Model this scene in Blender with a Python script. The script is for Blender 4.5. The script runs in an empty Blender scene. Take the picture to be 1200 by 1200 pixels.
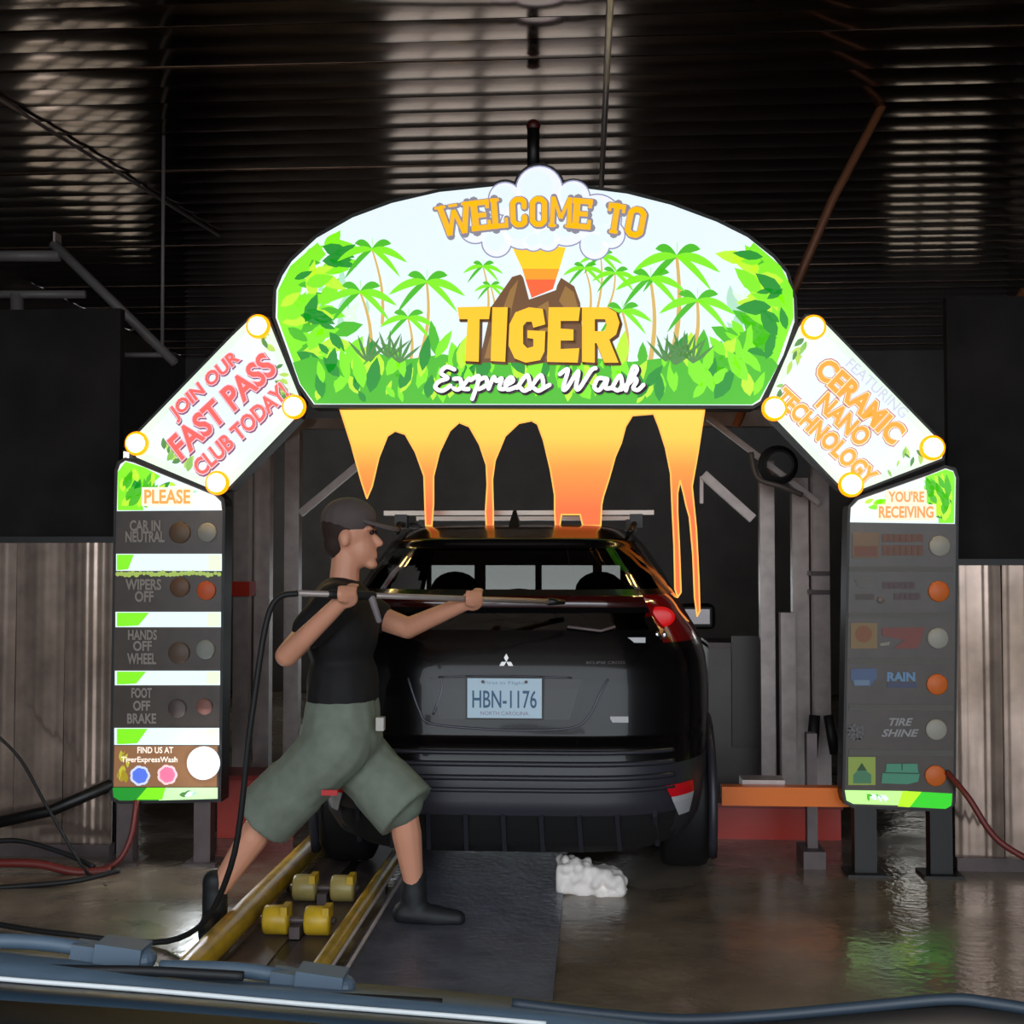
import bpy, bmesh, math, random
from mathutils import Vector, Matrix, Euler
from mathutils.geometry import tessellate_polygon
random.seed(7)
S = bpy.context.scene
C = S.collection
PI = math.pi

# ------------------------------------------------------------------ camera
F = 1500.0                                   # focal length in pixels of the 1200 px frame
CAM = Vector((0, 0, 1.45))
PITCH = math.atan(55 / F)
YAW = math.atan(100 / F * math.cos(PITCH))
RM = Matrix.Rotation(YAW, 3, 'Z') @ Matrix.Rotation(PI / 2 + PITCH, 3, 'X')
cd = bpy.data.cameras.new('camera'); co = bpy.data.objects.new('camera', cd); C.objects.link(co)
cd.sensor_width = 36; cd.lens = 36 * F / 1200; cd.clip_start = 0.05; cd.clip_end = 300
co.location = CAM; co.rotation_euler = RM.to_euler()
S.camera = co

# ------------------------------------------------------------------ world: dull evening daylight
w = bpy.data.worlds.new('sky'); S.world = w; w.use_nodes = True
bg = w.node_tree.nodes['Background']
bg.inputs[0].default_value = (0.86, 0.93, 1.0, 1); bg.inputs[1].default_value = 3.8
# the open entrance behind the camera: a portal that only guides the sampling of that same sky
def portal(loc, rx, sx, sy):
    l = bpy.data.lights.new('entrance_opening_offscreen', 'AREA'); l.shape = 'RECTANGLE'; l.size = sx; l.size_y = sy
    l.cycles.is_portal = True
    o = bpy.data.objects.new('entrance_opening_offscreen', l); C.objects.link(o); o.location = loc; o.rotation_euler = (rx, 0, 0)
portal((-0.1, -1.8, 1.85), PI / 2, 9.0, 3.7)
S.view_settings.view_transform = 'Standard'; S.view_settings.look = 'None'
S.view_settings.exposure = 0.0; S.view_settings.gamma = 1.0
S.view_settings.use_curve_mapping = False
S.cycles.use_denoising = True
S.cycles.max_bounces = 8; S.cycles.diffuse_bounces = 3; S.cycles.glossy_bounces = 5
S.cycles.transparent_max_bounces = 12; S.cycles.transmission_bounces = 6
S.cycles.sample_clamp_indirect = 6.0

# ------------------------------------------------------------------ helpers
def P(px, py, y):                            # a spot seen at a pixel, at distance y down the tunnel
    d = RM @ Vector(((px - 600) / F, (600 - py) / F, -1))
    t = (y - CAM.y) / d.y
    return CAM + d * t
def lin(c): return tuple(((v / 255) / 12.92 if v / 255 <= .04045 else ((v / 255 + .055) / 1.055) ** 2.4) for v in c)
MATS = {}
def mat(name, rgb, rough=.5, metal=0., coat=0., noise=0., nscale=8., bump=0., bscale=40., spec=.5, ior=1.5):
    if name in MATS: return MATS[name]
    m = bpy.data.materials.new(name); m.use_nodes = True; nt = m.node_tree; b = nt.nodes['Principled BSDF']
    col = lin(rgb) + (1,)
    b.inputs['Base Color'].default_value = col
    b.inputs['Roughness'].default_value = rough; b.inputs['Metallic'].default_value = metal
    b.inputs['Coat Weight'].default_value = coat; b.inputs['Coat Roughness'].default_value = .04
    b.inputs['Specular IOR Level'].default_value = spec; b.inputs['IOR'].default_value = ior
    tc = nt.nodes.new('ShaderNodeTexCoord')
    if noise:
        n = nt.nodes.new('ShaderNodeTexNoise'); n.inputs['Scale'].default_value = nscale; n.inputs['Detail'].default_value = 5
        r = nt.nodes.new('ShaderNodeValToRGB')
        r.color_ramp.elements[0].position = .3; r.color_ramp.elements[1].position = .7
        r.color_ramp.elements[0].color = tuple(v * (1 - noise) for v in col[:3]) + (1,)
        r.color_ramp.elements[1].color = tuple(min(1, v * (1 + noise)) for v in col[:3]) + (1,)
        nt.links.new(tc.outputs['Object'], n.inputs['Vector']); nt.links.new(n.outputs['Fac'], r.inputs['Fac'])
        nt.links.new(r.outputs['Color'], b.inputs['Base Color'])
    if bump:
        n2 = nt.nodes.new('ShaderNodeTexNoise'); n2.inputs['Scale'].default_value = bscale; n2.inputs['Detail'].default_value = 3
        bp = nt.nodes.new('ShaderNodeBump'); bp.inputs['Strength'].default_value = bump; bp.inputs['Distance'].default_value = .02
        nt.links.new(tc.outputs['Object'], n2.inputs['Vector']); nt.links.new(n2.outputs['Fac'], bp.inputs['Height'])
        nt.links.new(bp.outputs['Normal'], b.inputs['Normal'])
    MATS[name] = m
    return m
def glow(rgb, k=1.0, name=None):             # backlit sign film or lamp
    key = name or 'lit_%d_%d_%d_%d' % (*rgb, int(k * 100))
    if key in MATS: return MATS[key]
    m = bpy.data.materials.new(key); m.use_nodes = True; b = m.node_tree.nodes['Principled BSDF']
    c = lin(rgb)
    b.inputs['Base Color'].default_value = tuple(v * .25 for v in c) + (1,)
    b.inputs['Roughness'].default_value = .35
    b.inputs['Emission Color'].default_value = c + (1,); b.inputs['Emission Strength'].default_value = k
    MATS[key] = m
    return m
ORG = {}
def meshobj(name, V, Fc, m, parent=None, smooth=False, world=True):
    off = ORG.get(parent.name, Vector()) if (parent and world) else Vector()
    me = bpy.data.meshes.new(name)
    me.from_pydata([tuple(Vector(v) - off) for v in V], [], [list(f) for f in Fc])
    me.materials.append(m)
    if smooth:
        for p in me.polygons: p.use_smooth = True
    me.update()
    o = bpy.data.objects.new(name, me); C.objects.link(o)
    if parent: o.parent = parent
    ORG[o.name] = off
    return o
def thing(name, label, cat, loc=(0, 0, 0), group=None):
    o = bpy.data.objects.new(name, None); C.objects.link(o); o.location = loc; o.empty_display_size = .1
    ORG[o.name] = Vector(loc)
    return tag(o, label, cat, group)
def tag(o, label=None, cat=None, group=None, kind=None):
    if label: o['label'] = label
    if cat: o['category'] = cat
    if group: o['group'] = group
    if kind: o['kind'] = kind
    return o
class MB:                                    # collects vertices and faces of one mesh
    def __init__(s): s.V = []; s.F = []
    def add(s, V, Fc):
        n = len(s.V); s.V += [Vector(v) for v in V]; s.F += [[i + n for i in f] for f in Fc]; return s
    def box(s, a, b):
        x0, y0, z0 = a; x1, y1, z1 = b
        return s.add([(x0,y0,z0),(x1,y0,z0),(x1,y1,z0),(x0,y1,z0),(x0,y0,z1),(x1,y0,z1),(x1,y1,z1),(x0,y1,z1)],
            [(0,3,2,1),(4,5,6,7),(0,1,5,4),(1,2,6,5),(2,3,7,6),(3,0,4,7)])
    def tube(s, pts, r, n=8, cap=True):
        pts = [Vector(p) for p in pts]; k = len(pts)
        rr = r if isinstance(r, (list, tuple)) else [r] * k
        rings = []; up = None
        for i, p in enumerate(pts):
            t = (pts[min(i + 1, k - 1)] - pts[max(i - 1, 0)]).normalized()
            if up is None:
                up = Vector((0, 0, 1)) if abs(t.z) < .9 else Vector((1, 0, 0))
            u = (up - t * up.dot(t)).normalized(); v = t.cross(u); up = u
            rings.append([p + (u * math.cos(2*PI*j/n) + v * math.sin(2*PI*j/n)) * rr[i] for j in range(n)])
        V = [q for ring in rings for q in ring]
        Fc = [(i*n+j, i*n+(j+1) % n, (i+1)*n+(j+1) % n, (i+1)*n+j) for i in range(k-1) for j in range(n)]
        if cap: Fc += [tuple(range(n-1, -1, -1)), tuple((k-1)*n + j for j in range(n))]
        return s.add(V, Fc)
    def beam(s, a, b, wx, wy, up=(0, 0, 1)):  # square bar between two points
        a = Vector(a); b = Vector(b); t = (b - a).normalized(); up = Vector(up)
        if abs(t.dot(up)) > .95: up = Vector((0, 1, 0))
        u = (up - t * up.dot(t)).normalized() * wy / 2; v = t.cross(u).normalized() * wx / 2
        V = [a-u-v, a-u+v, a+u+v, a+u-v, b-u-v, b-u+v, b+u+v, b+u-v]
        return s.add(V, [(0,1,2,3),(7,6,5,4),(0,4,5,1),(1,5,6,2),(2,6,7,3),(3,7,4,0)])
    def ball(s, c, r, nu=16, nv=10, M=None):
        c = Vector(c); rx, ry, rz = r if isinstance(r, (list, tuple)) else (r, r, r)
        V = [Vector((0, 0, rz))]
        for i in range(1, nv):
            a = PI * i / nv
            V += [Vector((rx*math.sin(a)*math.cos(2*PI*j/nu), ry*math.sin(a)*math.sin(2*PI*j/nu), rz*math.cos(a))) for j in range(nu)]
        V.append(Vector((0, 0, -rz)))
        if M: V = [M @ v for v in V]
        Fc = [(0, 1+j, 1+(j+1) % nu) for j in range(nu)]
        Fc += [(1+(i-1)*nu+j, 1+i*nu+j, 1+i*nu+(j+1) % nu, 1+(i-1)*nu+(j+1) % nu) for i in range(1, nv-1) for j in range(nu)]
        e = len(V) - 1
        Fc += [(e, 1+(nv-2)*nu+(j+1) % nu, 1+(nv-2)*nu+j) for j in range(nu)]
        return s.add([v + c for v in V], Fc)
    def cap(s, a, b, r1, r2, n=12):           # round ended tapered limb
        a = Vector(a); b = Vector(b); t = (b - a).normalized()
        pts, rr = [], []
        for k in range(5):
            q = PI / 2 * (1 - k / 4); pts.append(a - t * r1 * math.sin(q)); rr.append(max(r1 * math.cos(q), .0005))
        for k in range(5):
            q = PI / 2 * k / 4; pts.append(b + t * r2 * math.sin(q)); rr.append(max(r2 * math.cos(q), .0005))
        return s.tube(pts, rr, n)
    def lathe(s, prof, c, axis='Z', n=24):    # prof: (radius, height)
        c = Vector(c); V = []
        for r, h in prof:
            for j in range(n):
                x, y = r*math.cos(2*PI*j/n), r*math.sin(2*PI*j/n)
                V.append(c + (Vector((x, y, h)) if axis == 'Z' else Vector((h, x, y)) if axis == 'X' else Vector((x, -h, y))))
        k = len(prof)
        Fc = [(i*n+j, i*n+(j+1) % n, (i+1)*n+(j+1) % n, (i+1)*n+j) for i in range(k-1) for j in range(n)]
        Fc += [tuple(range(n-1, -1, -1)), tuple((k-1)*n+j for j in range(n))]
        return s.add(V, Fc)
    def obj(s, name, m, parent=None, smooth=False): return meshobj(name, s.V, s.F, m, parent, smooth)
def catmull(pts, n=6):
    out = []; k = len(pts)
    for i in range(k - 1):
        p0 = pts[max(i-1, 0)]; p1 = pts[i]; p2 = pts[i+1]; p3 = pts[min(i+2, k-1)]
        for j in range(n):
            t = j / n
            out.append(tuple(.5*((2*b)+(-a+c)*t+(2*a-5*b+4*c-d)*t*t+(-a+3*b-3*c+d)*t**3) for a, b, c, d in zip(p0, p1, p2, p3)))
    out.append(tuple(pts[-1])); return out
def inside(p, poly):
    r = False; j = len(poly) - 1
    for i in range(len(poly)):
        a, b = poly[i], poly[j]
        if (a[1] > p[1]) != (b[1] > p[1]) and p[0] < (b[0]-a[0])*(p[1]-a[1])/(b[1]-a[1])+a[0]: r = not r
        j = i
    return r
def grow(poly, d):                            # push an outline outwards
    n = len(poly); A = sum(poly[i][0]*poly[(i+1) % n][1]-poly[(i+1) % n][0]*poly[i][1] for i in range(n)); sg = 1 if A > 0 else -1
    out = []
    for i in range(n):
        a = Vector(poly[i-1]); b = Vector(poly[i]); c = Vector(poly[(i+1) % n])
        e = (b-a).normalized(); f = (c-b).normalized()
        nn = Vector((e.y+f.y, -(e.x+f.x)))
        nn = nn.normalized() if nn.length > 1e-6 else Vector((e.y, -e.x))
        k = d / max(.5, nn.dot(Vector((e.y, -e.x))))
        out.append(tuple(b + nn * k * sg))
    return out
# flat art drawn in picture units on a sign that stands in the plane y = D
class Art:
    def __init__(s): s.V = []; s.F = []
    def poly(s, pts):
        n = len(s.V); s.V += [tuple(p) for p in pts]
        for t in tessellate_polygon([[Vector((p[0], p[1], 0)) for p in pts]]): s.F.append([i + n for i in t])
        return s
    def poly2(s, outer, hole):
        n = len(s.V); s.V += [tuple(p) for p in outer+hole]
        for t in tessellate_polygon([[Vector((p[0], p[1], 0)) for p in outer], [Vector((p[0], p[1], 0)) for p in hole]]): s.F.append([i + n for i in t])
        return s
    def disc(s, x, y, r, k=20): return s.poly([(x+r*math.cos(2*PI*j/k), y+r*math.sin(2*PI*j/k)) for j in range(k)])
    def stroke(s, pts, wd, rnd=True, closed=False):
        if closed: pts = list(pts) + [pts[0]]
        for a, b in zip(pts[:-1], pts[1:]):
            a = Vector(a[:2]); b = Vector(b[:2])
            if (b-a).length < 1e-4: continue
            e = (b-a).normalized(); q = Vector((-e.y, e.x)) * wd / 2
            n = len(s.V); s.V += [tuple(a+q), tuple(b+q), tuple(b-q), tuple(a-q)]; s.F.append([n, n+1, n+2, n+3])
        if rnd:
            for p in pts: s.disc(p[0], p[1], wd/2, 8)
        return s
    def leaf(s, x, y, L, wd, a):
        ca, sa = math.cos(a), -math.sin(a); pts = []
        for t, k in ((0,0),(.2,.7),(.45,1),(.75,.62),(1,0),(.75,-.62),(.45,-1),(.2,-.7)):
            u, v = t*L, k*wd/2; pts.append((x+u*ca-v*sa, y+u*sa+v*ca))
        return s.poly(pts)
    def leafpts(s, x, y, L, a): return [(x+t*L*math.cos(a), y-t*L*math.sin(a)) for t in (0, .5, 1)]
    def add2(s, V, Fc):
        n = len(s.V); s.V += V; s.F += [[i+n for i in f] for f in Fc]; return s
    def obj(s, name, m, parent, D, layer=0):
        return meshobj(name, [P(x, y, D - .0012*layer) for x, y in s.V], [f if facing(s.V, f) else f[::-1] for f in s.F], m, parent)
def facing(V, f):
    a = sum(V[f[i]][0]*V[f[(i+1) % len(f)]][1]-V[f[(i+1) % len(f)]][0]*V[f[i]][1] for i in range(len(f)))
    return a < 0
def text2d(s, offset=0., shear=0.):
    cu = bpy.data.curves.new('t', 'FONT'); cu.body = s; cu.dimensions = '2D'; cu.fill_mode = 'BOTH'
    cu.offset = offset; cu.shear = shear; cu.resolution_u = 3
    o = bpy.data.objects.new('t', cu); C.objects.link(o)
    dg = bpy.context.evaluated_depsgraph_get(); me = bpy.data.meshes.new_from_object(o.evaluated_get(dg))
    V = [(v.co.x, v.co.y) for v in me.vertices]; Fc = [list(p.vertices) for p in me.polygons]
    bpy.data.objects.remove(o); bpy.data.curves.remove(cu); bpy.data.meshes.remove(me)
    return V, Fc
def text(art, s, cx, cy, wd, ht, ang=0., offset=0., shear=0., pad=0.):
    """lettering centred at a spot, wd x ht picture units; ang turns it counter-clockwise"""
    V, Fc = text2d(s, offset, shear); xs = [v[0] for v in V]; ys = [v[1] for v in V]
    x0, x1, y0, y1 = min(xs), max(xs), min(ys), max(ys); ca, sa = math.cos(ang), math.sin(ang); out = []
    for x, y in V:
        u = ((x-x0)/(x1-x0)-.5)*(wd+pad); v = ((y-y0)/(y1-y0)-.5)*(ht+pad)
        out.append((cx+u*ca-v*sa, cy-(u*sa+v*ca)))
    return art.add2(out, Fc)
def slab(poly, D0, D1, mb=None):              # solid board with a traced outline from y=D0 (front) to y=D1
    mb = mb or MB(); n = len(poly)
    f = [P(x, y, D0) for x, y in poly]; b = [Vector((v.x, D1, v.z)) for v in f]
    tris = tessellate_polygon([[Vector((v.x, v.z, 0)) for v in f]])
    Fc = []
    for t in tris:
        a = [f[i] for i in t]; nrm = (a[1]-a[0]).cross(a[2]-a[0])
        t = list(t) if nrm.y < 0 else list(t)[::-1]
        Fc += [t, [i+n for i in t[::-1]]]
    cw = sum(f[i].x*f[(i+1) % n].z-f[(i+1) % n].x*f[i].z for i in range(n)) > 0
    for i in range(n):
        j = (i+1) % n; q = [i, i+n, j+n, j]
        Fc.append(q if cw else q[::-1])
    return mb.add(f + b, Fc)

# ------------------------------------------------------------------ materials
M_dark = mat('dark bronze gloss ceiling', (124, 104, 92), .11, 1.0, noise=.3, nscale=3)
M_wall = mat('dark wall panel', (50, 48, 47), .35, noise=.3, nscale=2)
M_tun = mat('grey tunnel wall', (104, 100, 98), .4, noise=.25, nscale=2)
M_board = mat('black boarding', (34, 32, 32), .85, noise=.3, nscale=4, spec=.15)
M_rib = mat('smoke grey ribbed panel', (150, 131, 119), .12, .7, noise=.35, nscale=5)
M_black = mat('black powder coat', (14, 13, 13), .45)
M_void = mat('matt black', (6, 6, 6), .9)
M_steel = mat('galvanised steel', (172, 160, 156), .38, .35, noise=.15, nscale=12)
M_steeld = mat('dull dark steel', (92, 80, 80), .45, .3, noise=.2, nscale=10)
M_yel = mat('worn yellow paint', (205, 168, 40), .4, noise=.25, nscale=9)
M_rubber = mat('black rubber', (20, 20, 22), .6)
M_red = mat('red paint', (190, 45, 25), .35)
M_orange = mat('orange paint', (245, 120, 20), .35)

# ------------------------------------------------------------------ structure: floor, ceiling, walls
XL, XR, YB, YE, ZC = -4.6, 4.4, -1.8, 14.0, 3.7
def wet(name, rgb, rgb2, r0, r1, nscale):
    m = bpy.data.materials.new(name); m.use_nodes = True; nt = m.node_tree; b = nt.nodes['Principled BSDF']
    tc = nt.nodes.new('ShaderNodeTexCoord')
    def N(sc, det, lo, hi):
        n = nt.nodes.new('ShaderNodeTexNoise'); n.inputs['Scale'].default_value = sc; n.inputs['Detail'].default_value = det
        r = nt.nodes.new('ShaderNodeMapRange'); r.inputs['From Min'].default_value = lo; r.inputs['From Max'].default_value = hi
        nt.links.new(tc.outputs['Object'], n.inputs['Vector']); nt.links.new(n.outputs['Fac'], r.inputs['Value']); return n, r
    _, a = N(nscale, 4, .4, .6); _, c = N(3.1, 6, .3, .7)
    mx = nt.nodes.new('ShaderNodeMix'); mx.data_type = 'RGBA'
    mx.inputs['A'].default_value = lin(rgb) + (1,); mx.inputs['B'].default_value = lin(rgb2) + (1,)
    nt.links.new(c.outputs['Result'], mx.inputs['Factor']); nt.links.new(mx.outputs['Result'], b.inputs['Base Color'])
    a.inputs['To Min'].default_value = r0; a.inputs['To Max'].default_value = r1
    nt.links.new(a.outputs['Result'], b.inputs['Roughness'])
    n3, _ = N(26, 5, 0, 1); n4, _ = N(5, 2, 0, 1)
    ad = nt.nodes.new('ShaderNodeMath'); ad.operation = 'MULTIPLY_ADD'; ad.inputs[1].default_value = 2.0
    nt.links.new(n4.outputs['Fac'], ad.inputs[0]); nt.links.new(n3.outputs['Fac'], ad.inputs[2])
    bp = nt.nodes.new('ShaderNodeBump'); bp.inputs['Strength'].default_value = .18; bp.inputs['Distance'].default_value = .012
    nt.links.new(ad.outputs[0], bp.inputs['Height']); nt.links.new(bp.outputs['Normal'], b.inputs['Normal'])
    return m
M_floor = wet('wet concrete', (92, 82, 73), (138, 125, 108), .05, .32, 1.3)
M_out = mat('pale driveway concrete', (150, 146, 138), .8, noise=.15, nscale=1.5)
tag(MB().box((XL-.1, YB, -.2), (XR+.1, YE, 0)).obj('floor', M_floor), kind='structure')
tag(MB().box((-40, -40, -.25), (40, YB, -.01)).obj('ground_driveway', M_out), kind='structure')
tag(MB().box((-40, YE+.2, -.25), (40, 60, -.01)).obj('ground_exit', M_out), kind='structure')
ceil = tag(MB().box((XL-.1, YB, ZC+.03), (XR+.1, YE+.2, ZC+.15)).obj('ceiling', M_wall), kind='structure')
def plank_mesh():
    mb = MB(); W = .215; k = 8; V = []; 
    for i in range(k+1):
        t = i/k; V += [(XL, t*W, -.004*(1-(2*t-1)**2)), (XR, t*W, -.004*(1-(2*t-1)**2))]
    mb.add(V, [(2*i, 2*i+2, 2*i+3, 2*i+1) for i in range(k)])
    mb.add([(XL,0,0),(XR,0,0),(XR,0,.03),(XL,0,.03)], [(0,1,2,3)]); mb.add([(XL,W,0),(XR,W,0),(XR,W,.03),(XL,W,.03)], [(3,2,1,0)])
    return mb
pl = plank_mesh().obj('plank', M_dark, ceil, True); pl.location = (0, YB, ZC)
for i in range(1, 73):
    q = pl.copy(); C.objects.link(q); q.parent = ceil; q.location = (0, YB + i*.22, ZC + random.uniform(-.001, .001))
    q.rotation_euler = (random.uniform(-.006, .006), random.uniform(-.0015, .0015), 0)
def facing_weight(n):                         # clear head on, mirror like at a glancing angle, on both sides of a thin sheet
    lw = n.nodes.new('ShaderNodeLayerWeight'); pw = n.nodes.new('ShaderNodeMath'); pw.operation = 'POWER'; pw.inputs[1].default_value = 5
    ma = n.nodes.new('ShaderNodeMath'); ma.operation = 'MULTIPLY_ADD'; ma.inputs[1].default_value = .9; ma.inputs[2].default_value = .045
    n.links.new(lw.outputs['Facing'], pw.inputs[0]); n.links.new(pw.outputs[0], ma.inputs[0]); return ma
M_glass = bpy.data.materials.new('window glass'); M_glass.use_nodes = True
_n = M_glass.node_tree; _n.nodes.clear(); _o = _n.nodes.new('ShaderNodeOutputMaterial'); _t = _n.nodes.new('ShaderNodeBsdfTransparent')
_g = _n.nodes.new('ShaderNodeBsdfGlossy'); _g.inputs['Roughness'].default_value = .02; _f = facing_weight(_n); _x = _n.nodes.new('ShaderNodeMixShader')
_t.inputs[0].default_value = (.86, .82, .76, 1)
_n.links.new(_f.outputs[0], _x.inputs[0]); _n.links.new(_t.outputs[0], _x.inputs[1]); _n.links.new(_g.outputs[0], _x.inputs[2]); _n.links.new(_x.outputs[0], _o.inputs[0])
def wall(name, boxes, m=None):
    mb = MB()
    for a, b in boxes: mb.box(a, b)
    return tag(mb.obj(name, m or M_wall), kind='structure')
wz0, wz1, wy0, wy1 = 1.2, 2.55, 9.9, 12.7
wl = wall('wall_left', [((XL-.15, YB, 0), (XL, wy0, ZC)), ((XL-.15, wy1, 0), (XL, YE, ZC)), ((XL-.15, wy0, 0), (XL, wy1, wz0)), ((XL-.15, wy0, wz1), (XL, wy1, ZC))])
wall('wall_right', [((XR, YB, 0), (XR+.15, YE, ZC))], M_tun)
EX0, EX1, EZ = -2.3, .25, 1.5
wx0, wx1, vz0, vz1 = 3.2, 4.2, 1.62, 2.1
we = wall('wall_end', [((XL-.15, YE, 0), (EX0, YE+.2, ZC)), ((EX0, YE, EZ), (EX1, YE+.2, ZC)), ((EX1, YE, 0), (wx0, YE+.2, ZC)),
    ((wx0, YE, 0), (wx1, YE+.2, vz0)), ((wx0, YE, vz1), (wx1, YE+.2, ZC)), ((wx1, YE, 0), (XR+.15, YE+.2, ZC))], M_tun)
MB().box((EX0, YE+.02, EZ-.12), (EX1, YE+.1, EZ)).obj('door_header', M_steeld, we)
for x_, w_ in ((EX0+.42, .05), (EX0+.95, .12), (EX0+1.62, .07), (EX0+2.25, .10)): MB().box((x_, YE+.04, 0), (x_+w_, YE+.10, EZ)).obj('reflection_post', M_steeld, we)  # posts added to split the exit's ceiling reflection into bright columns
def window(name, a, b, ax):
    win = tag(thing(name, 'x', 'x', a), kind='structure'); del win['label']; del win['category']
    a = Vector(a); b = Vector(b); fr = MB()
    if ax == 'x':
        for j in range(5):
            y = a.y + (b.y-a.y)*j/4; fr.box((a.x-.03, y-.03, a.z), (a.x+.03, y+.03, b.z))
        for z in (a.z, (a.z+b.z)/2, b.z): fr.box((a.x-.025, a.y, z-.03), (a.x+.025, b.y, z+.03))
        for j in range(4):
            y0 = a.y+(b.y-a.y)*j/4
            MB().box((a.x-.005, y0+.03, a.z), (a.x+.005, y0+(b.y-a.y)/4-.03, b.z)).obj('pane', M_glass, win)
    else:
        for j in range(4):
            x = a.x+(b.x-a.x)*j/3; fr.box((x-.03, a.y-.03, a.z), (x+.03, a.y+.03, b.z))
        for z in (a.z, b.z): fr.box((a.x, a.y-.025, z-.03), (b.x, a.y+.025, z+.03))
        for j in range(3):
            x0 = a.x+(b.x-a.x)*j/3
            MB().box((x0+.03, a.y-.005, a.z), (x0+(b.x-a.x)/3-.03, a.y+.005, b.z)).obj('pane', M_glass, win)
    fr.obj('window_frame', M_black, win)
window('unseen_window_1', (XL-.08, wy0, wz0), (XL-.08, wy1, wz1), 'x')  # unseen window, added so its daylight shows in the ceiling reflection
window('unseen_window_2', (wx0, YE+.1, vz0), (wx1, YE+.1, vz1), 'y')  # also added out of view, for the bright ceiling patch on the right
# half height glossy ribbed partitions beside the arch, dark boarding above them
YP = 6.16
def ribbed(wd, z0, z1, ribs, seed):
    mb = MB(); V = []; k = ribs*6; rr = random.Random(seed); amp = [rr.uniform(.0001, .0012) for _ in range(ribs+1)]
    for i in range(k+1):
        x = wd*i/k; dz = amp[i//6]*(.5-.5*math.cos(2*PI*i/6)); wv = .0015*math.sin(i*.21+seed)
        for q in range(7):
            z = z0+(z1-z0)*q/6; V.append((x, -dz-wv-.002*math.sin(z*4.1+seed*1.7), z))
    mb.add(V, [(7*i+q, 7*i+7+q, 7*i+8+q, 7*i+q+1) for i in range(k) for q in range(6)])
    mb.add([(0,.004,z0),(wd,.004,z0),(wd,.04,z0),(0,.04,z0),(0,.004,z1),(wd,.004,z1),(wd,.04,z1),(0,.04,z1)], [(4,5,6,7),(1,2,6,5),(0,4,7,3),(3,7,6,2)])
    return mb
def partition(name, x0, x1, ztop):
    root = wall(name, [((x0, YP+.04, 0), (x1, YP+.1, 2.7))], M_board)
    n = max(1, round((x1-x0)/.235)); wd = (x1-x0)/n
    base = [ribbed(wd-.003, .05, ztop, 6, 3+v) for v in range(3)]; first = []
    for i in range(n):
        if i < 3: q = base[i].obj('panel', M_rib, root, True); first.append(q)
        else: q = first[i % 3].copy(); C.objects.link(q); q.parent = root
        q.location = (x0+i*wd, YP + random.uniform(-.001, .001), 0); q.rotation_euler = (random.uniform(-.006, .006), 0, random.uniform(-.008, .008))
    MB().box((x0, YP-.03, 0), (x1, YP+.04, .06)).obj('base_rail', M_steeld, root)
    MB().box((x0, YP-.02, ztop), (x1, YP+.04, ztop+.03)).obj('top_rail', M_black, root)
partition('wall_front_left', XL, P(134, 700, YP).x, 1.53)
partition('wall_front_right', P(1116, 700, YP).x, XR, 1.42)

# ------------------------------------------------------------------ the lit arch
D = 6.0
WHITE = glow((228, 242, 246), 1.0); PALE = glow((214, 240, 214), 1.1)
G1 = glow((120, 222, 10), 1.15); G2 = glow((70, 185, 15), 1.0); G3 = glow((20, 150, 35), .9); G4 = glow((178, 232, 40), 1.15); G5 = glow((175, 222, 195), 1.0); G6 = glow((84, 140, 70), .9)
OUT = glow((96, 92, 112), .6)
def leaves(parent, name, region, n, L, mats, D, layer, aim=None, seed=1, keep=None):
    rnd = random.Random(seed); arts = [Art() for _ in mats]
    xs = [p[0] for p in region]; ys = [p[1] for p in region]; c = 0; tries = 0
    while c < n and tries < n*60:
        tries += 1
        x = rnd.uniform(min(xs), max(xs)); y = rnd.uniform(min(ys), max(ys))
        if not inside((x, y), region): continue
        l = rnd.uniform(*L); a = (aim(x, y) if aim else PI/2) + rnd.uniform(-.7, .7)
        wd = l*rnd.uniform(.3, .5)
        ok = all(inside(q, keep or region) for q in [(x+t*l*math.cos(a)+k*wd*.55*math.sin(a), y-t*l*math.sin(a)+k*wd*.55*math.cos(a)) for t in (0, .45, 1) for k in (-1, 0, 1)])
        if not ok: continue
        arts[c % len(mats)].leaf(x, y, l, wd, a); c += 1
    for i, a in enumerate(arts):
        if a.V: tag(a.obj(name, mats[i], parent, D, layer + i*.4), kind='stuff')
def palm(parent, top, base, size, D, layer, tw=5):
    tx, ty = top; bx, by = base
    tr = Art(); pts = [(bx+(tx-bx)*t+math.sin(t*PI)*size*.12, by+(ty-by)*t) for t in [i/8 for i in range(9)]]
    L = [(x-tw*(1-.5*i/8)/2, y) for i, (x, y) in enumerate(pts)]; R = [(x+tw*(1-.5*i/8)/2, y) for i, (x, y) in enumerate(pts)]
    tr.poly(L + R[::-1]).obj('palm_trunk', glow((214, 178, 92), 1.0), parent, D, layer)
    fr = Art(); fd = Art()
    for k, (a, l) in enumerate(((10, 1.), (48, .8), (88, .6), (130, .75), (168, 1.), (205, .85), (338, .85))):
        a = math.radians(a); l *= size; up = []; dn = []
        for i in range(9):
            t = i/8; x = tx+l*t*math.cos(a); y = ty-l*t*math.sin(a)+l*.55*t*t
            wd = size*.17*(math.sin(PI*min(1, t*.96+.04))**.7)
            up.append((x, y-wd*.5)); dn.append((x, y+wd*.75))
        (fr if k % 2 == 0 else fd).poly(up + dn[::-1])
    fr.obj('palm_crown', G1, parent, D, layer+1); fd.obj('palm_crown', G2, parent, D, layer+.7)

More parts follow.
